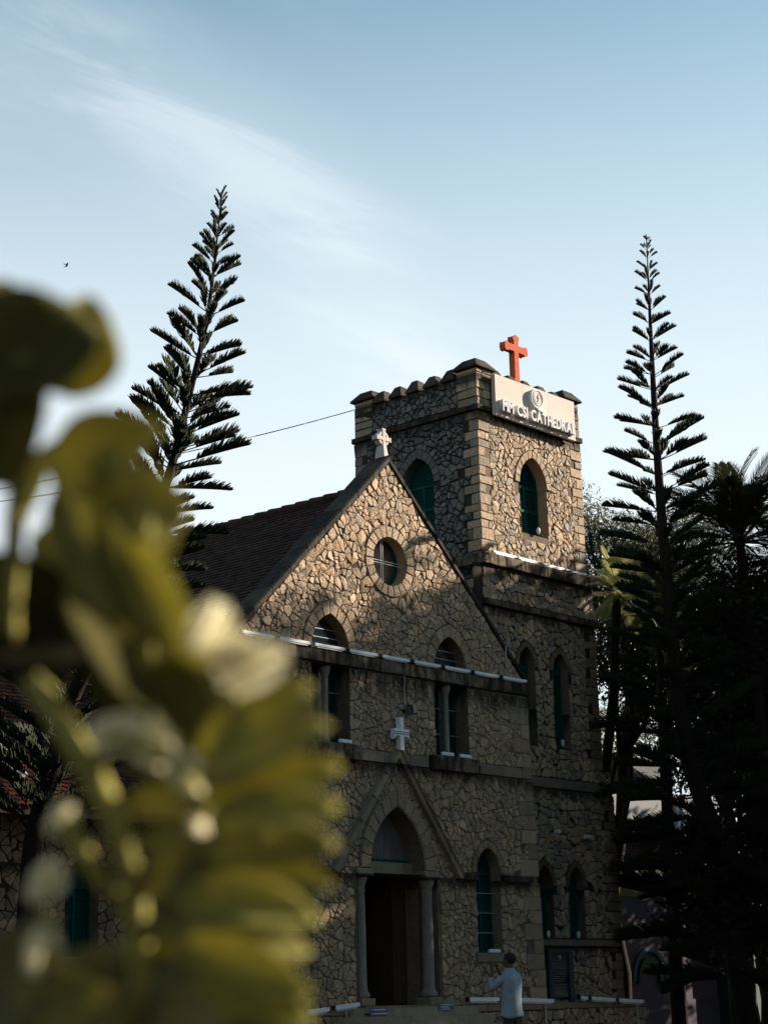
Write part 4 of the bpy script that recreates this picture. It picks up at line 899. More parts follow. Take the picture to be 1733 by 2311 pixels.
for x, y, lb in ((-1.75, -.40, 'thin steel pipe upright below the tube light left of the doorway'), (3.95, -.40, 'thin steel pipe upright below the tube light behind the man'), (8.55, .62, 'thin steel pipe upright at the right end of the tower foot')):
    mb = MB(); mb.tube([(x, y, 0), (x, y, .98)], .018, 6); mb.thing('pipe_post', M['steel'], (x, y, 0), label=lb, cat='pipe', group='thin pipe uprights along the plinth')
# direction plates and tablet
for x0, x1, z0, z1, rows, lb in ((-1.48, -1.05, .885, 1.02, ((.03, .30), (.03, .33)), 'navy blue enamel plate with white lettering below the left doorway column'), (.20, .60, .945, 1.06, ((.03, .32), (.03, .20), (.03, .22)), 'navy blue enamel plate with white lettering below the right doorway column')):
    y = -.86 if x0 > 0 else -.72
    t = empty('sign_plate', ((x0+x1)/2, y, z0), label=lb, cat='sign', group='navy plates on the porch step')
    mb = MB(); mb.box((x0, y-.012, z0), (x1, y, z1)); mb.build('plate', M['signblue'], t)
    mb = MB(); n = len(rows); rr = random.Random(int(x0*100))
    for i, (a, L) in enumerate(rows):
        zz = z1-(z1-z0)*(i+.5)/n; u = x0+.07
        while u < x0+.07+L*(x1-x0)/.40:
            w = rr.uniform(.010, .022); mb.box((u, y-.014, zz-.010), (u+w, y-.0125, zz+.012)); u += w+.006
        mb.box((x0+.02, y-.014, zz-.012), (x0+.04, y-.0125, zz+.014))
    mb.build('lettering', M['white'], t)
    mb = MB(); mb.box((x0+.05, y, z0+.01), (x0+.08, y+.5, z0+.04)); mb.box((x1-.08, y, z0+.01), (x1-.05, y+.5, z0+.04)); mb.build('bracket', M['black'], t)
t = empty('memorial_tablet', (6.27, .98, 1.0), label='black granite inscribed tablet in a blue grey surround at the tower foot', cat='tablet')
mb = MB(); mb.box((5.84, .90, 1.0), (5.98, 1.0, 2.05)); mb.box((6.54, .90, 1.0), (6.70, 1.0, 2.05)); mb.box((5.84, .902, 2.05), (6.70, 1.0, 2.12)); mb.build('surround', M['bluegrey'], t)
mb = MB(); mb.box((5.98, .93, 1.0), (6.54, .985, 2.05)); mb.build('slab', M['granite'], t)
mb = MB(); rr = random.Random(5)
for i in range(17):
    zz = 1.80-i*.042; u = 6.04
    if i in (3, 9): continue
    while u < 6.48-rr.random()*.08: w = rr.uniform(.012, .03); mb.box((u, .927, zz), (u+w, .9295, zz+.014)); u += w+.01
mb.build('inscription', mat('faint gilt lettering', (.12, .12, .11), .5), t)
mb = MB(); prism_outline([(6.245, 1.88), (6.275, 1.88), (6.275, 1.94), (6.31, 1.94), (6.31, 1.965), (6.275, 1.965), (6.275, 2.0), (6.245, 2.0), (6.245, 1.965), (6.21, 1.965), (6.21, 1.94), (6.245, 1.94)], .924, .9295, mb); mb.build('engraved_cross', M['steel'], t)
# bags on the wing roof
for c, s, lb in (((-7.80, 1.52, 5.27), .12, 'crumpled white plastic bag high on the low wing roof'), ((-7.90, .98, 4.80), .18, 'larger crumpled white plastic bag lower on the wing roof')):
    bmm = bmesh.new(); bmesh.ops.create_icosphere(bmm, subdivisions=2, radius=s); rr = random.Random(int(s*100))
    for v in bmm.verts: v.co = Vector((v.co.x*rr.uniform(.8, 1.2), v.co.y*rr.uniform(.6, .9), v.co.z*rr.uniform(.5, .85)))
    me = bpy.data.meshes.new('plastic_bag'); bmm.to_mesh(me); bmm.free(); o_ = link('plastic_bag', me, None, M['white'], label=lb, cat='bag'); o_.location = c

# ================================================================== vegetation
def raw_mesh(name, verts, faces_q, tone=None, smooth=False):
    me = bpy.data.meshes.new(name); nv = len(verts); nf = len(faces_q); k = faces_q.shape[1]
    me.vertices.add(nv); me.vertices.foreach_set('co', np.asarray(verts, dtype=np.float32).ravel())
    me.loops.add(nf*k); me.loops.foreach_set('vertex_index', faces_q.astype(np.int32).ravel())
    me.polygons.add(nf); me.polygons.foreach_set('loop_start', np.arange(0, nf*k, k, dtype=np.int32)); me.polygons.foreach_set('loop_total', np.full(nf, k, dtype=np.int32))
    if smooth: me.polygons.foreach_set('use_smooth', np.ones(nf, dtype=bool))
    if tone is not None:
        at = me.color_attributes.new('tone', 'FLOAT_COLOR', 'POINT'); a = np.ones((nv, 4), dtype=np.float32); a[:, :3] = tone; at.data.foreach_set('color', a.ravel())
    me.update(calc_edges=True); me.validate(); return me
def norm(a): return a/np.maximum(np.linalg.norm(a, axis=-1, keepdims=True), 1e-9)
def leaves_mesh(name, P, size, rs, aspect=.45, droop=.25):
    """one folded two-quad leaf per point"""
    n = len(P); d = rs.normal(size=(n, 3)); d[:, 2] -= droop; d = norm(d); s = norm(np.cross(d, rs.normal(size=(n, 3)))); nn = np.cross(d, s)
    L = size*rs.uniform(.6, 1.35, (n, 1)); W_ = L*aspect
    a = P; b = P+d*L*.5+s*W_*.5+nn*L*.06; c = P+d*L; e = P+d*L*.5-s*W_*.5+nn*L*.06
    V = np.stack([a, b, c, e], 1).reshape(-1, 3); Fq = np.arange(4*n).reshape(-1, 4)
    t = np.repeat(rs.uniform(.55, 1.5, (n, 1)), 4, 0)*np.array([[1, 1, 1]])
    return raw_mesh(name, V, Fq, t)
def crown_points(ells, n, clump, sig, rs):
    out = []; vol = np.array([e[3]*e[4]*e[5] for e in ells]); vol = vol/vol.sum()
    for e, f in zip(ells, vol):
        m_ = max(1, int(n*f/clump)); u = norm(rs.normal(size=(m_, 3)))*rs.uniform(.25, 1.0, (m_, 1))**.6
        c = np.array(e[:3])+u*np.array(e[3:6]); p = np.repeat(c, clump, 0)+rs.normal(size=(m_*clump, 3))*sig*np.array([1, 1, .55]); out.append(p)
    return np.concatenate(out)
def limb_path(a, b, rs, k=6, wob=.12):
    a = np.array(a, float); b = np.array(b, float); L = np.linalg.norm(b-a); pts = [a+(b-a)*i/k+rs.normal(size=3)*wob*L*.3*math.sin(math.pi*i/k) for i in range(k+1)]; return [tuple(p) for p in pts]
def broad_tree(name, base, ells, n, size, seed, label, cat='tree', m='leafdark', clump=26, sig=.22, r0=.22, limbs=8, aspect=.45, group=None):
    rs = np.random.RandomState(seed); t = empty(name, base, label=label, cat=cat, group=group)
    c = np.array([e[:3] for e in ells]).mean(0); top = (base[0]+(c[0]-base[0])*.6, base[1]+(c[1]-base[1])*.6, c[2]-.3*ells[0][5])
    mb = MB(); k = 7; pts = limb_path(base, top, rs, k, .06); mb.tube(pts, [r0*(1-.6*i/k) for i in range(k+1)], 9); mb.build('trunk', M['bark'], t, smooth=True)
    for i in range(limbs):
        e = ells[i % len(ells)]; u = norm(rs.normal(size=3)); u[2] = abs(u[2])*.6; q = np.array(e[:3])+u*np.array(e[3:6])*.85; s = pts[rs.randint(3, k)]
        mb = MB(); lp = limb_path(s, q, rs, 5, .2); mb.tube(lp, [r0*.42*(1-.85*j/5) for j in range(6)], 6); mb.build('limb', M['bark'], t, smooth=True)
    P = crown_points(ells, n, clump, sig, rs); link('crown', leaves_mesh('crown', P, size, rs, aspect), t, M[m]).matrix_basis = t.matrix_basis.inverted()
    return t
# --- column pine -----------------------------------------------------------
def branch_proto(seed, dens=120, start=.22):
    rs = np.random.RandomState(seed); V = []; F = []
    def spine(x): return np.array([x, .03*math.sin(3*x+seed), .10*x+.16*x*x-.10*x**3])
    def prism(p0, p1, p2, r0, r1, r2):
        b = len(V); d = norm(p2-p0); a = norm(np.cross(d, np.array([.3, .5, .8]))); c = np.cross(d, a)
        for p, r in ((p0, r0), (p1, r1), (p2, r2)):
            for k in range(3): q = 2*math.pi*k/3; V.append(p+(a*math.cos(q)+c*math.sin(q))*r)
        for s in (0, 3):
            for k in range(3): F.append((b+s+k, b+s+(k+1) % 3, b+s+3+(k+1) % 3, b+s+3+k))
    xs = np.linspace(0, 1, 9)
    for i in range(0, 8, 2): prism(spine(xs[i]), spine(xs[i+1]), spine(xs[i+2]), .016*(1-xs[i]*.6), .016*(1-xs[i+1]*.6), .016*(1-xs[i+2]*.6))
    for i in range(dens):
        x = start+(1-start)*(i+rs.rand())/dens; side = (-1, 1)[i % 2]*rs.uniform(.1, 1); e = (x-start)/(1-start)
        prof = .235*min(1, .35+e*2.2)*(1-.75*max(0, e-.72)/.28); L = prof*rs.uniform(.75, 1.2)
        d = norm(np.array([.55+.5*e, side*.75, rs.uniform(.45, 1.1)])); up = np.array([.25, -side*.2, .7]); p0 = spine(x); p1 = p0+d*L*.55; p2 = p1+norm(d+up*.6)*L*.5
        prism(p0, p1, p2, .010, .0125, .004)
    me = raw_mesh('branch', np.array(V), np.array(F)); return me
PROTO = [branch_proto(s, 125, st) for s, st in ((1, .22), (2, .30), (3, .16), (4, .36))]
PROTO_D = [branch_proto(s, 80, st) for s, st in ((5, .1), (6, .14))]
def column_pine(path, r0, seed, label, Lfun, wh=.36, per=5, z_from=0, protos=PROTO, elev=(.15, .5), down=0.0):
    rs = np.random.RandomState(seed); path = [Vector(p) for p in path]; t = empty('column_pine', tuple(path[-1]), label=label, cat='pine tree')
    # smooth the trunk path
    P = []
    for i in range(len(path)-1):
        a = path[max(i-1, 0)]; b = path[i]; c = path[i+1]; d = path[min(i+2, len(path)-1)]
        for k in range(6):
            u = k/6; P.append(.5*((2*b)+(c-a)*u+(2*a-5*b+4*c-d)*u*u+(3*b-a-3*c+d)*u**3))
    P.append(path[-1]); n = len(P); cum = [0]
    for i in range(1, n): cum.append(cum[-1]+(P[i]-P[i-1]).length)
    tot = cum[-1]; mb = MB(); mb.tube([tuple(p) for p in P], [max(.012, r0*(c/tot)**.85) for c in cum], 10); mb.build('trunk', M['bark'], t, smooth=True)
    def at(s):
        for i in range(1, n):
            if cum[i] >= s: f = (s-cum[i-1])/max(cum[i]-cum[i-1], 1e-6); return P[i-1].lerp(P[i], f), (P[i-1]-P[i]).normalized()
        return P[-1], (P[-2]-P[-1]).normalized()
    s = .04; ph = 0
    while s < tot-z_from:
        p, up = at(s); L = Lfun(s/tot, s); ph += rs.uniform(.4, .9); a = up.orthogonal().normalized(); b = up.cross(a)
        for k in range(per):
            if rs.rand() < .08: continue
            q = ph+2*math.pi*k/per+rs.uniform(-.25, .25); out = a*math.cos(q)+b*math.sin(q); el = rs.uniform(*elev)+(.45*math.exp(-s/.7))-down*(s/tot); l = L*rs.uniform(.72, 1.15)
            d = (out*math.cos(el)+Vector((0, 0, 1))*math.sin(el)).normalized(); side = Vector((0, 0, 1)).cross(d).normalized(); z = d.cross(side)
            o_ = link('branch', protos[rs.randint(len(protos))], t, M['needle']); wdt = min(1.35, .55/max(l, .2)) if l > .5 else 1.15
            R_ = Matrix((d*l, side*l*(.9+.2*rs.rand()), z*l*max(.75, min(1.3, wdt+.2)))).transposed().to_4x4(); R_.translation = p+Vector((0, 0, rs.uniform(-.05, .05)))
            o_.matrix_basis = t.matrix_basis.inverted() @ R_
        s += wh*rs.uniform(.85, 1.2)*(.55+.45*min(1, s/2.0))
    return t
LT = [(-8.18, -4.14, 13.12), (-8.014, -3.662, 11.423), (-7.982, -3.182, 10.118), (-7.987, -2.661, 8.815), (-8.155, -1.729, 6.93), (-8.376, -1.004, 5.718), (-8.395, -.499, 4.493), (-8.395, -.151, 3.613), (-8.259, .15, 1.979), (-8.2, .2, 0)]
column_pine(LT, .19, 3, 'tall leaning column pine standing to the left of the nave roof', lambda u, s: .15+.255*min(s, 3.9)+.25*min(1, max(0, s-5)/4), wh=.30, per=7, z_from=3.8)
RT = [(6.17, -2.41, 17.24), (6.97, -1.82, 13.46), (7.77, -1.34, 10.0), (8.66, -.97, 6.55), (9.43, -1.04, 4.57), (10.06, -.96, 2.57), (10.8, -.84, 0)]
column_pine(RT, .27, 8, 'tallest column pine rising to the right of the tower', lambda u, s: .15+.205*min(s, 5.5)+1.0*min(1, max(0, s-8.8)/3.5), wh=.35, per=6, z_from=1.5, elev=(.05, .45), down=.25)
# --- palms ------------------------------------------------------------------
def frond_proto(seed, n=46, droop=.55, wid=.30, hang=.5):
    rs = np.random.RandomState(seed); V = []; F = []
    def sp(x): return np.array([x*(1-.18*x*x*droop), 0, .30*x-droop*x*x*.75])
    xs = np.linspace(0, 1, 11)
    for i in range(10):
        a, b = sp(xs[i]), sp(xs[i+1]); w0, w1 = .014*(1-xs[i]*.8), .014*(1-xs[i+1]*.8); k = len(V)
        V += [a+[0, w0, 0], a-[0, w0, 0], b-[0, w1, 0], b+[0, w1, 0], a-[0, 0, w0*1.5], b-[0, 0, w1*1.5]]; F += [(k, k+1, k+2, k+3), (k, k+4, k+5, k+3), (k+1, k+4, k+5, k+2)]
    for i in range(n):
        x = .16+.84*(i+.5)/n; p = sp(x); prof = math.sin(math.pi*min(1, .18+x*.78))**.7; L = wid*prof*rs.uniform(.85, 1.1)
        for s in (-1, 1):
            d = norm(np.array([.62+.3*x, s*.8, .10])); m_ = p+d*L*.5; e = m_+norm(d+np.array([0, 0, -hang*rs.uniform(.6, 1.3)]))*L*.55; w = np.array([.0062, -s*.002, 0]); k = len(V)
            V += [p-w*.6, p+w*.6, m_+w, m_-w, e+w*.15, e-w*.15]; F += [(k, k+1, k+2, k+3), (k+3, k+2, k+4, k+5)]
    return raw_mesh('frond', np.array(V), np.array(F))
FR_ = [frond_proto(1), frond_proto(2, 46, .8, .28, .8), frond_proto(3, 44, .3, .28, .35)]
def palm(base_path, flen, nf, seed, label, m='frond', r=.13, up=(-.45, 1.35), group=None):
    rs = np.random.RandomState(seed); crown = Vector(base_path[0]); t = empty('coconut_palm', base_path[-1], label=label, cat='palm tree', group=group)
    mb = MB(); mb.tube(base_path, [r*.75]+[r]*(len(base_path)-2)+[r*1.5], 10); mb.build('trunk', M['bark'], t, smooth=True)
    for i in range(nf):
        az = 2.4*i+rs.uniform(-.3, .3); el = up[0]+(up[1]-up[0])*((i+.5)/nf)**.9+rs.uniform(-.12, .12)
        d = Vector((math.cos(az)*math.cos(el), math.sin(az)*math.cos(el), math.sin(el))); side = Vector((-math.sin(az), math.cos(az), 0)); z = d.cross(side)
        L = flen*rs.uniform(.85, 1.1); me = FR_[rs.randint(3)].copy() if False else FR_[rs.randint(3)]
        o_ = link('frond', me, t); R_ = Matrix((d*L, side*L, z*L)).transposed().to_4x4(); R_.translation = crown; o_.matrix_basis = t.matrix_basis.inverted() @ R_
        if not me.materials: me.materials.append(M[m])
        o_.material_slots[0].link = 'OBJECT'; o_.material_slots[0].material = M[m]
    return t
palm([(9.45, -2.24, 10.95), (9.7, -2.15, 9.9), (10.25, -1.9, 8.3), (11.0, -1.7, 4), (11.4, -1.6, 0)], 2.2, 40, 1, 'large dark coconut palm at the right behind the tallest column pine')
palm([(9.20, 1.0, 10.25), (9.4, 1.2, 9.6), (9.88, 1.7, 8.11), (10.07, 2.2, 6.3), (10.2, 2.5, 3), (10.2, 2.6, 0)], 1.25, 16, 2, 'small yellow green coconut palm beside the tower corner', 'frondsunlit', .12, (-.9, 1.35))
palm([(11.4, -2.6, 10.3), (12.1, -2.5, 8), (12.6, -2.4, 4), (12.8, -2.3, 0)], 2.3, 24, 3, 'coconut palm cut by the right edge of the view')
palm([(10.9, 1.0, 9.6), (11.1, 1.2, 7), (11.2, 1.3, 0)], 2.0, 18, 4, 'dark half hidden coconut palm between the column pine and the tower')
# --- broad trees behind and beside the tower ----------------------------------
broad_tree('feathery_tree', (15.0, 5.5, 0), [(13.9, 4.5, 12.2, 1.5, 1.5, 1.7), (13.2, 4.9, 13.6, .7, .7, 1.0), (15.4, 4.2, 12.4, 1.5, 1.5, 1.4), (16.4, 3.4, 13.1, 1.2, 1.2, 1.3)], 34000, .13, 31, 'feathery fine leaved tree with a thin top just right of the tower', m='leaflace', clump=22, sig=.20, limbs=18, aspect=.22)
broad_tree('broad_tree', (16.5, 3.0, 0), [(14.6, 3.6, 9.9, 2.2, 2.0, 1.9), (16.6, 2.6, 10.3, 2.6, 2.0, 1.9), (18.5, 2.0, 9.6, 2.3, 2.0, 2.3)], 44000, .16, 32, 'dense dark broad tree behind the column pine', sig=.26, limbs=10)
broad_tree('broad_tree', (15.6, 1.6, 0), [(15.6, 2.0, 7.4, 1.3, 1.4, 1.3), (16.2, 1.3, 7.2, 2.2, 1.7, 1.4), (18.4, 1.2, 6.6, 2.0, 1.6, 1.5)], 24000, .15, 33, 'lower dark broad tree with sky showing through, right of the tower', sig=.24, limbs=12)
broad_tree('broad_tree', (19.5, -.5, 0), [(19.4, -.4, 9.4, 2.4, 2.4, 2.6), (21.5, -.8, 7.6, 2.6, 2.4, 2.6)], 24000, .16, 34, 'olive green broad tree at the right edge in front of the teal building', sig=.28, limbs=9)
broad_tree('broad_tree', (12.2, -1.0, 0), [(11.4, -1.4, 8.7, 2.0, 1.6, 1.7), (12.6, -2.2, 6.0, 2.2, 1.8, 2.2), (11.9, .3, 7.2, 1.2, 1.2, 2.2), (10.6, -.6, 3.6, 1.8, 1.5, 1.6), (10.4, -1.6, 9.9, 1.5, 1.2, 1.1)], 40000, .15, 36, 'very dark bushy tree hiding the stem of the large coconut palm', sig=.25, limbs=7)
broad_tree('broad_tree', (27.0, 13.5, 0), [(24.5, 12.5, 9.3, 3.0, 2, 1.5), (29, 13.5, 9.6, 3.2, 2, 1.8), (33, 12, 9.4, 3.4, 2, 2.0)], 9000, .20, 35, 'pale leaved tree far behind the school canopy', m='leaflace', sig=.4, limbs=6, aspect=.35)
for i, (x, y, c, r, lb) in enumerate(((17.0, -4.6, 12.2, 2.6, 'broad tree beyond the right edge whose shade falls on the tower foot'), (17.6, -8.6, 14.0, 3.4, 'broad tree beyond the right edge whose shade falls on the church door'), (18.0, -13.6, 13.8, 3.6, 'broad tree beyond the right edge, farthest along the row in front of the church'))):
    broad_tree('shade_tree', (x, y, 0), [(x, y, c, r, r*.9, 3.4), (x-.5, y+.6, c-2.5, r*1.1, r, 4), (x, y, 5.4, r*1.1, r, 4.4)], 26000, .30, 40+i, lb, sig=.30, limbs=6, group='row of shade trees beyond the right edge', clump=30)
for i, (x, y, r, h, lb) in enumerate(((-35, -36, 6, 14, 'behind the photographer to the left'), (-26, -40, 7, 13, 'straight behind the photographer'), (-14, -47, 7, 14, 'behind the photographer to the right'), (0, -24, 5.5, 13, 'across the yard from the doorway'), (9, -22, 5.5, 12, 'at the far right end of the yard'), (-38, -20, 6, 14, 'left of the photographer'), (-30, -6, 6, 13, 'at the left side of the yard'))):
    broad_tree('sky_block_tree', (x, y, 0), [(x, y, h*.75, r, r, h*.7)], 7000, .75, 60+i, 'added unseen tree blocking sky light '+lb, sig=.6, limbs=4, clump=25)  # unseen trees added round the yard to darken the skylight on the front
for i, (x, y, lb) in enumerate(((30.5, 4.0, 'nearer'), (36.0, 1.0, 'farther'))):
    broad_tree('school_shade_tree', (x, y, 0), [(x, y, 6.5, 3.4, 3.0, 4.5)], 9000, .35, 80+i, 'added unseen tree shading the school building, '+lb+' of two beyond the right edge', sig=.4, limbs=4, clump=28)  # two unseen trees added to keep the low sun off the school
# bushes and dark growth at the left behind the foreground shrub
broad_tree('broad_tree', (-12.5, 4.5, 0), [(-11.6, 4.6, 7.2, 2.6, 1.6, 1.6), (-13.5, 3.6, 6.2, 2.2, 1.6, 2.6)], 9000, .15, 51, 'dark tree standing over the far end of the low left wing', sig=.3, limbs=6)
# ================================================================== school building and canopy at the far right
sb = empty('school_building', (25, 10, 0), label='pink and violet painted building with a yellow band and pale fascia', cat='building')
M['pink'] = mat('pink wall paint', (.028, .018, .022), .85, nscale=3, namt=.12); M['violet'] = mat('violet wall paint', (.018, .015, .023), .85, nscale=3, namt=.12)  # school paints darkened: the trees' shade is put into their colours
M['yellow'] = mat('yellow wall paint', (.06, .042, .004), .8, nscale=3, namt=.12); M['fascia'] = mat('pale ribbed fascia', (.08, .083, .088), .7, nscale=2, namt=.12, stretch=(14, 1, .5)); M['aqua'] = mat('pale teal wall paint', (.04, .06, .058), .8, nscale=3, namt=.1)
FB = Frame((0, 10, 0), (1, 0, 0), (0, 0, 1), (0, -1, 0))
for a, b, c, d, n, mt in ((20, 4.95, 26.6, 5.92, .0, 'pink'), (20, 4.08, 26.6, 4.95, .05, 'yellow'), (20, 3.45, 26.6, 4.08, .02, 'violet'), (20, 1.0, 26.6, 3.45, .0, 'pink'), (20, 0, 26.6, 1.0, .04, 'violet')):
    mb = MB(); q = [FB(a, b, n), FB(c, b, n), FB(c, d, n), FB(a, d, n)]; q2 = [FB(a, b, -.3), FB(c, b, -.3), FB(c, d, -.3), FB(a, d, -.3)]; mb.add(q+q2, [(0, 1, 2, 3), (0, 4, 5, 1), (3, 2, 6, 7), (1, 5, 6, 2), (0, 3, 7, 4)]); mb.build('wall_band', M[mt], sb)
mb = MB(); mb.box((20, 9.1, 5.93), (27.0, 16, 7.2)); mb.build('fascia', M['fascia'], sb)
for x in (23.25, 26.4): mb = MB(); mb.box((x, 8.9, 4.9), (x+.36, 9.3, 7.0)); bevel(mb.build('fascia_bracket', M['white'], sb), .06, 2)
for x in (23.45,): mb = MB(); mb.tube([(x, 8.85, 7.6), (x+.05, 8.85, 3.4)], .05, 8); mb.build('downpipe', M['steel'], sb)
for i in range(9): mb = MB(); mb.tube([FB(20.8, 5.05+i*.09, .03), FB(23.3, 5.05+i*.09, .03)], .012, 4); mb.build('window_bar', M['black'], sb)
mb = MB(); k = 22; pts = [FB(22.8+.85*math.cos(math.pi*i/k), 1.55+.95*math.sin(math.pi*i/k), .012) for i in range(k+1)]; mb.tube(pts, .10, 4); mb.build('painted_arch', mat('blue mural paint', (.012, .03, .04), .8), sb)
mb = MB(); pts = [FB(22.8+.58*math.cos(math.pi*i/k), 1.5+.68*math.sin(math.pi*i/k), .012) for i in range(k+1)]; mb.tube(pts, .14, 4); mb.build('painted_foliage', mat('green mural paint', (.008, .025, .008), .8), sb)
mb = MB(); mb.box((20, 10.31, 0), (26.6, 20, 5.9)); mb.build('rear_block', M['violet'], sb)
t2 = empty('teal_building', (29, 9, 0), label='pale teal building with a ladder like window strip at the right edge', cat='building')
mb = MB(); mb.box((27.3, 9.0, 0), (36, 15, 6.9)); mb.build('wall', M['aqua'], t2); mb = MB(); mb.box((27.1, 8.6, 6.95), (36, 15.2, 7.15)); mb.build('roof', M['fascia'], t2)
for i in range(5): mb = MB(); mb.box((27.75+.03*i, 8.94, 2.3+i*.42), (28.2, 9.0, 2.3+i*.42+.38)); mb.build('window', M['white'], t2)
mb = MB(); mb.box((28.3, 8.93, .3), (33, 9.0, 5.8)); mb.build('opening_shade_slab', M['dark'], t2)  # flat dark slab on the wall; an opening's shade is put into its colour
cn = empty('canopy', (22.8, 12, 7), label='pale shade canopy with slanting roof panels above the school building', cat='canopy')
mb = MB(); mb.box((22.5, 11.6, 7.2), (23.5, 12.2, 8.3)); mb.build('post', M['fascia'], cn)
for s in (-1, 1):
    mb = MB(); a = Vector((23.0+s*.5, 11.9, 8.25)); b = Vector((23.0+s*2.6, 11.9, 7.65 if s > 0 else 7.9)); mb.add([tuple(a+Vector((0, -.8, .25))), tuple(b+Vector((0, -1.2, .0))), tuple(b+Vector((0, 1.2, 0))), tuple(a+Vector((0, .8, .25))), tuple(a+Vector((0, -.8, .45))), tuple(b+Vector((0, -1.2, .9))), tuple(b+Vector((0, 1.2, .9))), tuple(a+Vector((0, .8, .9)))], [(0, 1, 2, 3), (4, 5, 6, 7), (0, 1, 5, 4), (1, 2, 6, 5), (3, 2, 6, 7)]); mb.build('roof_panel', M['fascia'], cn)

# ================================================================== wires, bird
def wire(a, b, sag, label, n=24):
    a = Vector(a); b = Vector(b); mb = MB(); mb.tube([tuple(a.lerp(b, i/n)-Vector((0, 0, sag*4*(i/n)*(1-i/n)))) for i in range(n+1)], .011, 5); mb.thing('wire', M['black'], tuple(a), label=label, cat='wire', group='wires crossing from the tower to the left')
wire((4.24, 4.62, 14.52), (-8.9, .35, 9.22), .10, 'thin black wire running from the tower top down to the left edge of the view')
wire((-2.25, 3.0, 11.52), (-8.9, .40, 9.02), .06, 'second thin wire a little below the first, left of the nave roof')
t = empty('bird', (8.751, 21.331, 24.35), label='small dark bird gliding high in the sky at the left', cat='bird'); P0 = Vector((8.751, 21.331, 24.35))
def cr(a, b, c=0): return tuple(P0+CAM_R*a+CAM_U*b+CAM_F*c)
mb = MB(); mb.tube([cr(-.01, -.075), cr(.0, -.03), cr(.01, .02), cr(.035, .055), cr(.05, .075)], [.006, .024, .03, .02, .006], 8); mb.build('body', M['black'], t, smooth=True)
mb = MB(); mb.add([cr(.0, .02), cr(.01, -.03), cr(-.10, .03, .1), cr(-.15, .045, .12), cr(-.08, .05, .08)], [(0, 1, 2, 3, 4)]); mb.build('wing', M['black'], t)
mb = MB(); mb.add([cr(.02, .03), cr(-.01, -.05), cr(-.07, -.10, -.1), cr(-.10, -.125, -.14), cr(-.03, -.03, -.08)], [(0, 1, 2, 3, 4)]); mb.build('wing', M['black'], t)

# ================================================================== the man
def skin(name, verts, edges, radii, mt, parent, T, sub=2, root=0, sx=1.0):
    me = bpy.data.meshes.new(name); me.from_pydata([tuple(T @ Vector(v)) for v in verts], edges, []); WORLD_SPACE.add(me.name)
    o_ = link(name, me, parent, mt); md = o_.modifiers.new('skin', 'SKIN'); md.use_smooth_shade = True
    for i, sv in enumerate(me.skin_vertices[0].data):
        r = radii[i]; sv.radius = (r, r) if not hasattr(r, '__len__') else r; sv.use_root = (i == root)
    s = o_.modifiers.new('sub', 'SUBSURF'); s.levels = sub; s.render_levels = sub; return o_
MP = Vector((-3.579, -5.534, .0))
face_dir = (-CAM_R*.80+CAM_F*.60); face_dir.z = 0; face_dir.normalize(); yaw_ = math.atan2(face_dir.y, face_dir.x)-math.pi/2
MT = Matrix.Translation(MP) @ Matrix.Rotation(yaw_, 4, 'Z')          # local +Y = facing, +X = his right
man = empty('person', tuple(MP), label='man in a long pale blue shirt and dark trousers lifting a phone to his face', cat='person')
skinm = mat('dark skin', (.09, .05, .032), .6); shirt = mat('pale blue cotton shirt', (.22, .28, .33), .85, nscale=14, namt=.08, bump=.3, bscale=12); trous = mat('dark trousers', (.02, .02, .025), .85); hairm = mat('black hair', (.01, .009, .008), .7, bump=.5, bscale=90)
K = 1.02
def S_(v): return [(a*K, b*K, c*K) for a, b, c in v]
# body: pelvis root, spine, neck, head, legs, feet (skin)
bv = S_([(0, 0, .92), (0, -.01, 1.08), (0, -.02, 1.28), (0, -.015, 1.42), (0, .01, 1.50), (0, .02, 1.545), (0, .03, 1.62), (0, .025, 1.69),
      (-.10, 0, .88), (-.11, .02, .50), (-.12, -.02, .10), (-.12, .10, .04), (.10, 0, .88), (.11, -.02, .50), (.12, -.06, .10), (.12, .06, .04)])
skin('body', bv, [(0, 1), (1, 2), (2, 3), (3, 4), (4, 5), (5, 6), (6, 7), (0, 8), (8, 9), (9, 10), (10, 11), (0, 12), (12, 13), (13, 14), (14, 15)],
     [(.11, .09), (.11, .09), (.16, .11), (.12, .09), .055, .058, (.082, .098), (.07, .085), .085, .058, .040, (.045, .03), .085, .058, .040, (.045, .03)], skinm, man, MT)
skin('trousers', S_([(0, 0, .93), (-.10, 0, .86), (-.11, .02, .50), (-.12, -.02, .10), (.10, 0, .86), (.11, -.02, .50), (.12, -.06, .10)]), [(0, 1), (1, 2), (2, 3), (0, 4), (4, 5), (5, 6)], [(.12, .09), .082, .07, .06, .082, .07, .06], trous, man, MT)
for s in (-1, 1): skin('shoe', S_([(s*.12, -.04 if s < 0 else -.08, .05), (s*.12, .06 if s < 0 else .02, .045), (s*.12, .14 if s < 0 else .10, .035)]), [(0, 1), (1, 2)], [.05, .048, .038], M['black'], man, MT)
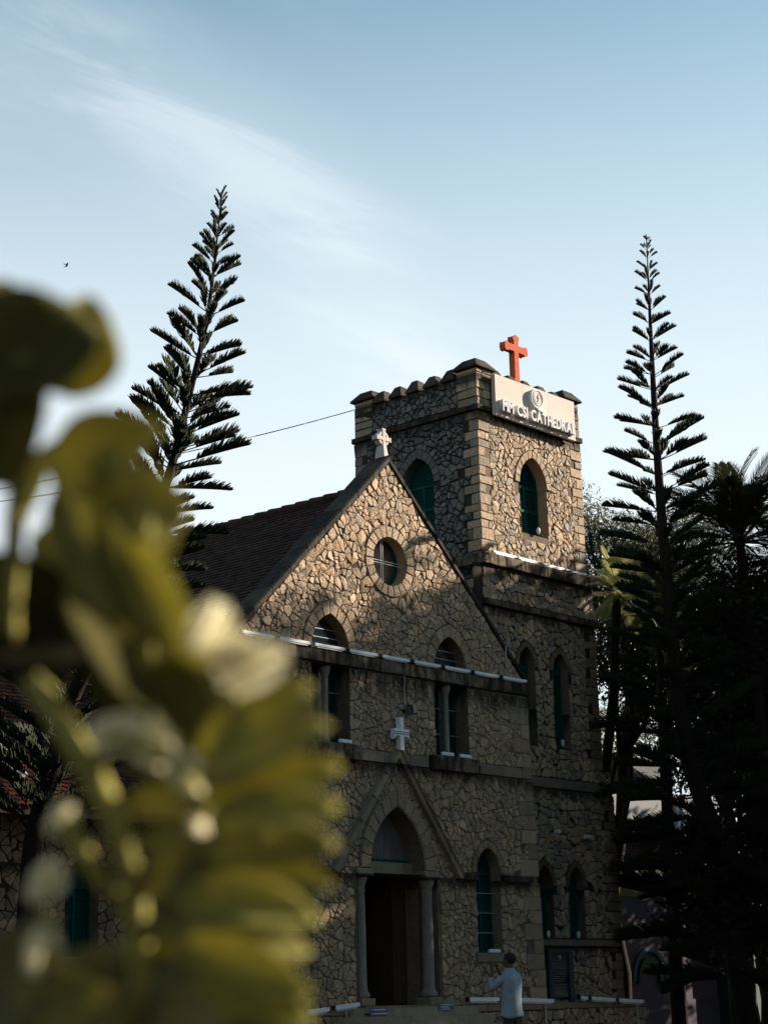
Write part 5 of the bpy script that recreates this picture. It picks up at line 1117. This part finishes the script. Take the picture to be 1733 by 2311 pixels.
# shirt: long coat shape, lofted rings with folds, plus sleeves
mb = MB(); rings = [(.83, .195, .155, 0), (.90, .19, .15, 0), (1.00, .178, .138, 0), (1.10, .170, .130, -.005), (1.22, .190, .135, -.01), (1.34, .205, .135, -.015), (1.42, .195, .12, -.015), (1.475, .13, .095, -.01), (1.505, .07, .07, .0), (1.535, .062, .064, .01)]
n = 28; vs = []
for i, (z, rx, ry, oy) in enumerate(rings):
    for k in range(n):
        q = 2*math.pi*k/n; f = 1+(.05*math.sin(q*7+z*3)+.03*math.sin(q*11-z*9))*max(0, (1.30-z)/.5) if z < 1.3 else 1
        vs.append(tuple(MT @ Vector((rx*K*f*math.cos(q), (oy+ry*f*math.sin(q))*K, z*K+(.012*math.sin(3*q) if i == 0 else 0)))))
mb.add(vs, [(i*n+k, i*n+(k+1) % n, (i+1)*n+(k+1) % n, (i+1)*n+k) for i in range(len(rings)-1) for k in range(n)]); o_ = mb.build('shirt', shirt, man, smooth=True)
s_ = o_.modifiers.new('sub', 'SUBSURF'); s_.levels = 1; s_.render_levels = 1; o_.modifiers.new('sol', 'SOLIDIFY').thickness = .006
for s in (-1, 1):
    sh = (s*.17, -.01, 1.42); el = (s*.22, .20, 1.24) if s < 0 else (s*.22, .18, 1.26); wr = (s*.10, .26, 1.47)
    skin('sleeve', S_([sh, ((sh[0]+el[0])/2, (sh[1]+el[1])/2, (sh[2]+el[2])/2), el, ((wr[0]*.75+el[0]*.25), wr[1]*.75+el[1]*.25, wr[2]*.75+el[2]*.25)]), [(0, 1), (1, 2), (2, 3)], [.078, .066, .06, .05], shirt, man, MT)
    pv = [el, wr, (s*.085, .27, 1.53)]; pe = [(0, 1), (1, 2)]; pr = [.036, .024, .03]
    for j in range(4):
        b = len(pv); fx = s*(.085-.018*(j-1.5)); pv += [(fx, .275, 1.56), (fx-s*.004, .285+.002*j, 1.60-.006*abs(j-1)), (fx-s*.012, .30, 1.615-.008*abs(j-1))]; pe += [(2, b), (b, b+1), (b+1, b+2)]; pr += [.009, .0085, .0075]
    b = len(pv); pv += [(s*.055, .262, 1.525), (s*.04, .27, 1.55)]; pe += [(2, b), (b, b+1)]; pr += [.011, .009]
    skin('hand', S_(pv), pe, pr, skinm, man, MT, sub=1, root=1)
# face details and hair
def ell(c, r, name, mt, parent, seg=16):
    bmm = bmesh.new(); bmesh.ops.create_uvsphere(bmm, u_segments=seg, v_segments=seg//2+2, radius=1); 
    for v in bmm.verts: v.co = MT @ Vector(((c[0]+v.co.x*r[0])*K, (c[1]+v.co.y*r[1])*K, (c[2]+v.co.z*r[2])*K))
    me = bpy.data.meshes.new(name); bmm.to_mesh(me); bmm.free(); WORLD_SPACE.add(me.name)
    for p in me.polygons: p.use_smooth = True
    return link(name, me, parent, mt)
ell((0, -.002, 1.672), (.083, .098, .088), 'hair', hairm, man, 20)
for s in (-1, 1): ell((s*.086, .02, 1.63), (.012, .022, .032), 'ear', skinm, man); ell((s*.032, .118, 1.645), (.012, .008, .008), 'eye', M['white'], man)
ell((0, .128, 1.615), (.014, .02, .026), 'nose', skinm, man); ell((0, .112, 1.575), (.026, .012, .008), 'mouth', mat('lips', (.12, .05, .04), .5), man)
mb = MB(); q = MT @ Vector((0, .30*K, 1.60*K)); ph = empty('phone', tuple(q), label='black phone held up in the hands of the man in the pale shirt', cat='phone')
vs = [tuple(MT @ Vector((x*K, y*K, z*K))) for x in (-.078, .078) for y in (.292, .30) for z in (1.565, 1.64)]
mb.add(vs, [(0, 1, 3, 2), (4, 6, 7, 5), (0, 4, 5, 1), (2, 3, 7, 6), (0, 2, 6, 4), (1, 5, 7, 3)]); mb.build('phone_body', M['black'], ph)

# ================================================================== foreground shrub
LM = {'d': mat('dark olive leaf', (.10, .092, .03), .85, nscale=30, namt=.2, trans=.35, spec=.04), 'o': mat('olive leaf', (.29, .27, .085), .85, nscale=30, namt=.2, trans=.45, spec=.04),
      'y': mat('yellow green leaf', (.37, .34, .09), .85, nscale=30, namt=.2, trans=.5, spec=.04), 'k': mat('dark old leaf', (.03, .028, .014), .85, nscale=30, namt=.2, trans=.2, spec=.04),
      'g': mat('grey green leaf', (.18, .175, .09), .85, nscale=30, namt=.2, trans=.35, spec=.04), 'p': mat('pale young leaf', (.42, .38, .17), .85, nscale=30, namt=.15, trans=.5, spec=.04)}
budm = mat('cream flower bud', (.86, .80, .54), .8, nscale=40, namt=.1, trans=.30, spec=.05); stemm = mat('green brown stem', (.26, .24, .07), .9, nscale=30, namt=.2, spec=.03)
shrub = empty('flowering_shrub', (-25.2, -22.4, 0), label='blurred yellow green shrub with cream buds close to the camera at the left', cat='shrub')
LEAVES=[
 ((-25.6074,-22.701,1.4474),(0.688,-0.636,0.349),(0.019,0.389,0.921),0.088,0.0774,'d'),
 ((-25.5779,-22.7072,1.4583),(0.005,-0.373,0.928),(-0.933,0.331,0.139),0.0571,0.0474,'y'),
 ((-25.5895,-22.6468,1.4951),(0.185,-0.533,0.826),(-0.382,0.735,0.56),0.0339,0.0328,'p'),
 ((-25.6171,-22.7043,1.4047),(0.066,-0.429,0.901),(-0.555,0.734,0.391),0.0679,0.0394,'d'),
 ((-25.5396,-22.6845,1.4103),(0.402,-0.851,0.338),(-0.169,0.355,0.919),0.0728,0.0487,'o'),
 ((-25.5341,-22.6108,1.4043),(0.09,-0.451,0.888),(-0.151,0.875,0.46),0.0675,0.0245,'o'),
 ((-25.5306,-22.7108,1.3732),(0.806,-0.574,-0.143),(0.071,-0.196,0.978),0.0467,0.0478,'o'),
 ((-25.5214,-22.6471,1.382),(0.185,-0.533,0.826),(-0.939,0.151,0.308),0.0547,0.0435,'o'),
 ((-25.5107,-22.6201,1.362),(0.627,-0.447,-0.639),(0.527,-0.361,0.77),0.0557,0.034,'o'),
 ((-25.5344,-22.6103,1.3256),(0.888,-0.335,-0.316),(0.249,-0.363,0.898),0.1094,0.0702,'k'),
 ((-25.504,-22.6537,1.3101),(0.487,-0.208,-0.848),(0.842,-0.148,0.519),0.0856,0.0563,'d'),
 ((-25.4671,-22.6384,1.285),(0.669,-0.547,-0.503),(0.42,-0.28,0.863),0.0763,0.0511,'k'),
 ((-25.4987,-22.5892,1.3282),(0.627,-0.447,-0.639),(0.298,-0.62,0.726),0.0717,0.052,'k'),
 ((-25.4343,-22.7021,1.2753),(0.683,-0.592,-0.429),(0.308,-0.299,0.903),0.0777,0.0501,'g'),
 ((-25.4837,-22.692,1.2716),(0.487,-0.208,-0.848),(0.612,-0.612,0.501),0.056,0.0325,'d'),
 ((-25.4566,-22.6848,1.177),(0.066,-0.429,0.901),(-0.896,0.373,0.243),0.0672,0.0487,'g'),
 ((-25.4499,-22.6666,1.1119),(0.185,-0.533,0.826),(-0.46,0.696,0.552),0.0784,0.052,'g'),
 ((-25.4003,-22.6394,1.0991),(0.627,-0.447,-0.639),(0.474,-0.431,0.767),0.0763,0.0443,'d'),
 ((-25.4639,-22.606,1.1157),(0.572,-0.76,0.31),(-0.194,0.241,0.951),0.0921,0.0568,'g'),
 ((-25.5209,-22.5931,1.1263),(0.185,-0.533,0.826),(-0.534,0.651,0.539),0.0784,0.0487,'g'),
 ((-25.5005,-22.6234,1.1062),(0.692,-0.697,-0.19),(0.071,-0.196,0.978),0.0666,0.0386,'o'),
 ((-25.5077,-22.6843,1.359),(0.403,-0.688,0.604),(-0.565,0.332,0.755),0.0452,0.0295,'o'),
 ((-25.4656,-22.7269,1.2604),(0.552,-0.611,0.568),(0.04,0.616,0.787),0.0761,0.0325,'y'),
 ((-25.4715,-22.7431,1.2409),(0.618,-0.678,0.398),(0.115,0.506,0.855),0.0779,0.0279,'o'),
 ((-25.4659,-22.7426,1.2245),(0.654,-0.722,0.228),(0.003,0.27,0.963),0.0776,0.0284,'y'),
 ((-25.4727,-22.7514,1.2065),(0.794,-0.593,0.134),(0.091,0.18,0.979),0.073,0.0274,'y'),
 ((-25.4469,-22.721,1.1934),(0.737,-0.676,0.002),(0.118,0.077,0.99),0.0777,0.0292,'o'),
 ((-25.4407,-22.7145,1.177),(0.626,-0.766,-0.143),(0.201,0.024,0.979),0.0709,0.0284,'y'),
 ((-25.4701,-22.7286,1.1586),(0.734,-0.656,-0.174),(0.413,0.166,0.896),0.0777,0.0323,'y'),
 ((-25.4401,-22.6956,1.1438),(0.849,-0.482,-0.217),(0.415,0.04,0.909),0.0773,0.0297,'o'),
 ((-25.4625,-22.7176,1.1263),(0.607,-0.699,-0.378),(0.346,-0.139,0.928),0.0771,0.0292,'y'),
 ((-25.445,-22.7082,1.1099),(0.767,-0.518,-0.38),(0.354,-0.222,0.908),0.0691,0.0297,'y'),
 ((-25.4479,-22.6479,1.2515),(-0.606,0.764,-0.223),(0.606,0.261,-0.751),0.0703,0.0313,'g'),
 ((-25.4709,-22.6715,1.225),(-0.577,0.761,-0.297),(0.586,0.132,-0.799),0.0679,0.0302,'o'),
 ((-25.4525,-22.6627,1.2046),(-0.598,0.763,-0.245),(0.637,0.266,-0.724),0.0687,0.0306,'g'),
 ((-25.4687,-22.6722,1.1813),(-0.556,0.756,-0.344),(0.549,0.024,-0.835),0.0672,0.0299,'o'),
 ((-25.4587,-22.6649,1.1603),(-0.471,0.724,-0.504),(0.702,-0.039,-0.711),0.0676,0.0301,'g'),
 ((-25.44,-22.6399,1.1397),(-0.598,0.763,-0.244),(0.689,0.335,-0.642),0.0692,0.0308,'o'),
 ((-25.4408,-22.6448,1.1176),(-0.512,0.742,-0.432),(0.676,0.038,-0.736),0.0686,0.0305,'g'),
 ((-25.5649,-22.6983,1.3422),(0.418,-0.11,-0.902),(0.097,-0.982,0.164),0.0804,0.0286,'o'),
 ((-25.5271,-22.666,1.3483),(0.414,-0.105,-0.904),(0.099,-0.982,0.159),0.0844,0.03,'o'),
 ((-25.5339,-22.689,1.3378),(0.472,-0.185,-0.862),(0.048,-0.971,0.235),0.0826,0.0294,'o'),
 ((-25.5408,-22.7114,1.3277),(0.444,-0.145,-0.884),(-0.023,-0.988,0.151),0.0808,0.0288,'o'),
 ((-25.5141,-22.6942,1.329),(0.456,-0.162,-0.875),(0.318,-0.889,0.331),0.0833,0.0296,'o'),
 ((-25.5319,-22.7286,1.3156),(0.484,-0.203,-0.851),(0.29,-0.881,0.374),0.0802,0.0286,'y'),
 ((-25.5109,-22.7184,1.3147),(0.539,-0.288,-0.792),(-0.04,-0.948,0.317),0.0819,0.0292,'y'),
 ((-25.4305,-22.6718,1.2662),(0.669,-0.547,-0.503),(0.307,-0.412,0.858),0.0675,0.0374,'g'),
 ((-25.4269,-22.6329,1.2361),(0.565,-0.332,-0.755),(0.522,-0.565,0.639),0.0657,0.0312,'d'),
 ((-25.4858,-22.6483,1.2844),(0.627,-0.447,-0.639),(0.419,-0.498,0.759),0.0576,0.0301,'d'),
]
BUDS=[
 ((-25.5489,-22.783,1.2938),(0.185,-0.533,0.826),0.0294,0.0226),
 ((-25.5242,-22.7882,1.2765),(0.572,-0.76,0.31),0.0389,0.0206),
 ((-25.5399,-22.7882,1.2815),(0.45,-0.714,0.536),0.0249,0.0158),
 ((-25.52,-22.676,1.255),(0.604,-0.764,0.229),0.0319,0.0184),
 ((-25.5051,-22.6887,1.2451),(0.691,-0.632,-0.352),0.0245,0.0184),
 ((-25.4961,-22.7079,1.2293),(0.487,-0.208,-0.848),0.0316,0.0170),
 ((-25.487,-22.7088,1.2056),(0.394,-0.077,-0.916),0.0170,0.0134),
 ((-25.5257,-22.6361,1.2093),(0.185,-0.533,0.826),0.0210,0.0149),
 ((-25.5318,-22.6313,1.1753),(0.185,-0.533,0.826),0.0270,0.0184),
 ((-25.5266,-22.6221,1.1375),(0.005,-0.373,0.928),0.0270,0.0196),
 ((-25.4899,-22.6804,1.2598),(-0.055,-0.313,0.948),0.0275,0.0175),
]
STEMS=[
 [(-25.5222,-22.5866,1.3095),(-25.5274,-22.6281,1.2724),(-25.5209,-22.6526,1.2377),(-25.5057,-22.6581,1.2087),(-25.486,-22.6506,1.1732),(-25.4474,-22.6183,1.1003),(-25.3655,-22.5382,0.941)],
 [(-25.5209,-22.6526,1.2377),(-25.5199,-22.6742,1.2503),(-25.5059,-22.6878,1.2452),(-25.5014,-22.7048,1.2364),(-25.487,-22.7088,1.2056)],
 [(-25.5068,-22.7247,1.3019),(-25.4864,-22.7242,1.2822),(-25.4645,-22.7223,1.2548),(-25.4443,-22.7155,1.2198),(-25.4237,-22.6792,1.1483),(-25.4123,-22.6063,1.0492)],
 [(-25.6074,-22.701,1.4474),(-25.5806,-22.6604,1.3866),(-25.5532,-22.6188,1.3217),(-25.5222,-22.5866,1.3095)],
 [(-25.5396,-22.6845,1.4103),(-25.5306,-22.7108,1.3732),(-25.5323,-22.7095,1.3355),(-25.5027,-22.6796,1.2938),(-25.5068,-22.7247,1.3019)],
 [(-25.5257,-22.6361,1.2093),(-25.5028,-22.6358,1.1833),(-25.4648,-22.6339,1.1497)],
 [(-25.5258,-22.623,1.1374),(-25.4927,-22.6213,1.1182),(-25.4474,-22.6183,1.1003)],
]

rl = random.Random(7)
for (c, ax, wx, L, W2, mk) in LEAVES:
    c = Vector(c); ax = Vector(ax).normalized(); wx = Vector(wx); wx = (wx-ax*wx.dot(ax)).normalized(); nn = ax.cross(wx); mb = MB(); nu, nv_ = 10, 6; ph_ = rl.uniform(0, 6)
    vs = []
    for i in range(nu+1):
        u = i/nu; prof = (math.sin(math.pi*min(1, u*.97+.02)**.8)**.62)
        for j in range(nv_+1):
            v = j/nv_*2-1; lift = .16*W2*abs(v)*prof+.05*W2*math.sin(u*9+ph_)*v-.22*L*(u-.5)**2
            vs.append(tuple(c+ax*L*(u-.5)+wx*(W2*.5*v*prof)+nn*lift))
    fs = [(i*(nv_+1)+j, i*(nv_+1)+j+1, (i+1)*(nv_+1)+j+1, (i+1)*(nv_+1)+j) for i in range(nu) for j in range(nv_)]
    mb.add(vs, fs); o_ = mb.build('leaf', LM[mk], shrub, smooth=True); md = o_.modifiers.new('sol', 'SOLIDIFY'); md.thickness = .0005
for (c, ax, L, W2) in BUDS:
    # an opening flower: three cupped petals round the axis, the widest one turned to the light
    c = Vector(c); ax = Vector(ax).normalized(); n0 = (SUN_DIR*.75-CAM_F*.65); n0 = (n0-ax*n0.dot(ax)).normalized(); fl = empty('flower', tuple(c)); fl.parent = shrub; fl.matrix_basis = shrub.matrix_basis.inverted() @ Matrix.Translation(c)
    for j, ang in enumerate((0, 1.0, -1.0)):
        nn = n0*math.cos(ang)+ax.cross(n0)*math.sin(ang); wx = nn.cross(ax); mb = MB(); vs = []
        for i in range(8):
            u = i/7; prof = math.sin(math.pi*(.06+.88*u)**.9)**.55
            for q in range(5): v = q/4*2-1; vs.append(tuple(c+ax*L*(u-.5)*(1-.1*j)+wx*(W2*.55*v*prof)-nn*(W2*(.22*v*v+.15*j)-.1*W2)))
        mb.add(vs, [(i*5+q, i*5+q+1, i*5+q+6, i*5+q+5) for i in range(7) for q in range(4)]); mb.build('petal', budm, fl, smooth=True)
for i, s in enumerate(STEMS):
    pts = list(s)
    if pts[-1][2] < 1.02: pts.append((-25.2+.02*i, -22.42, 0))
    mb = MB(); mb.tube(pts, [.0058]*len(pts) if i else [.0072]*(len(pts)-1)+[.009], 8); mb.build('stem', stemm, shrub, smooth=True)
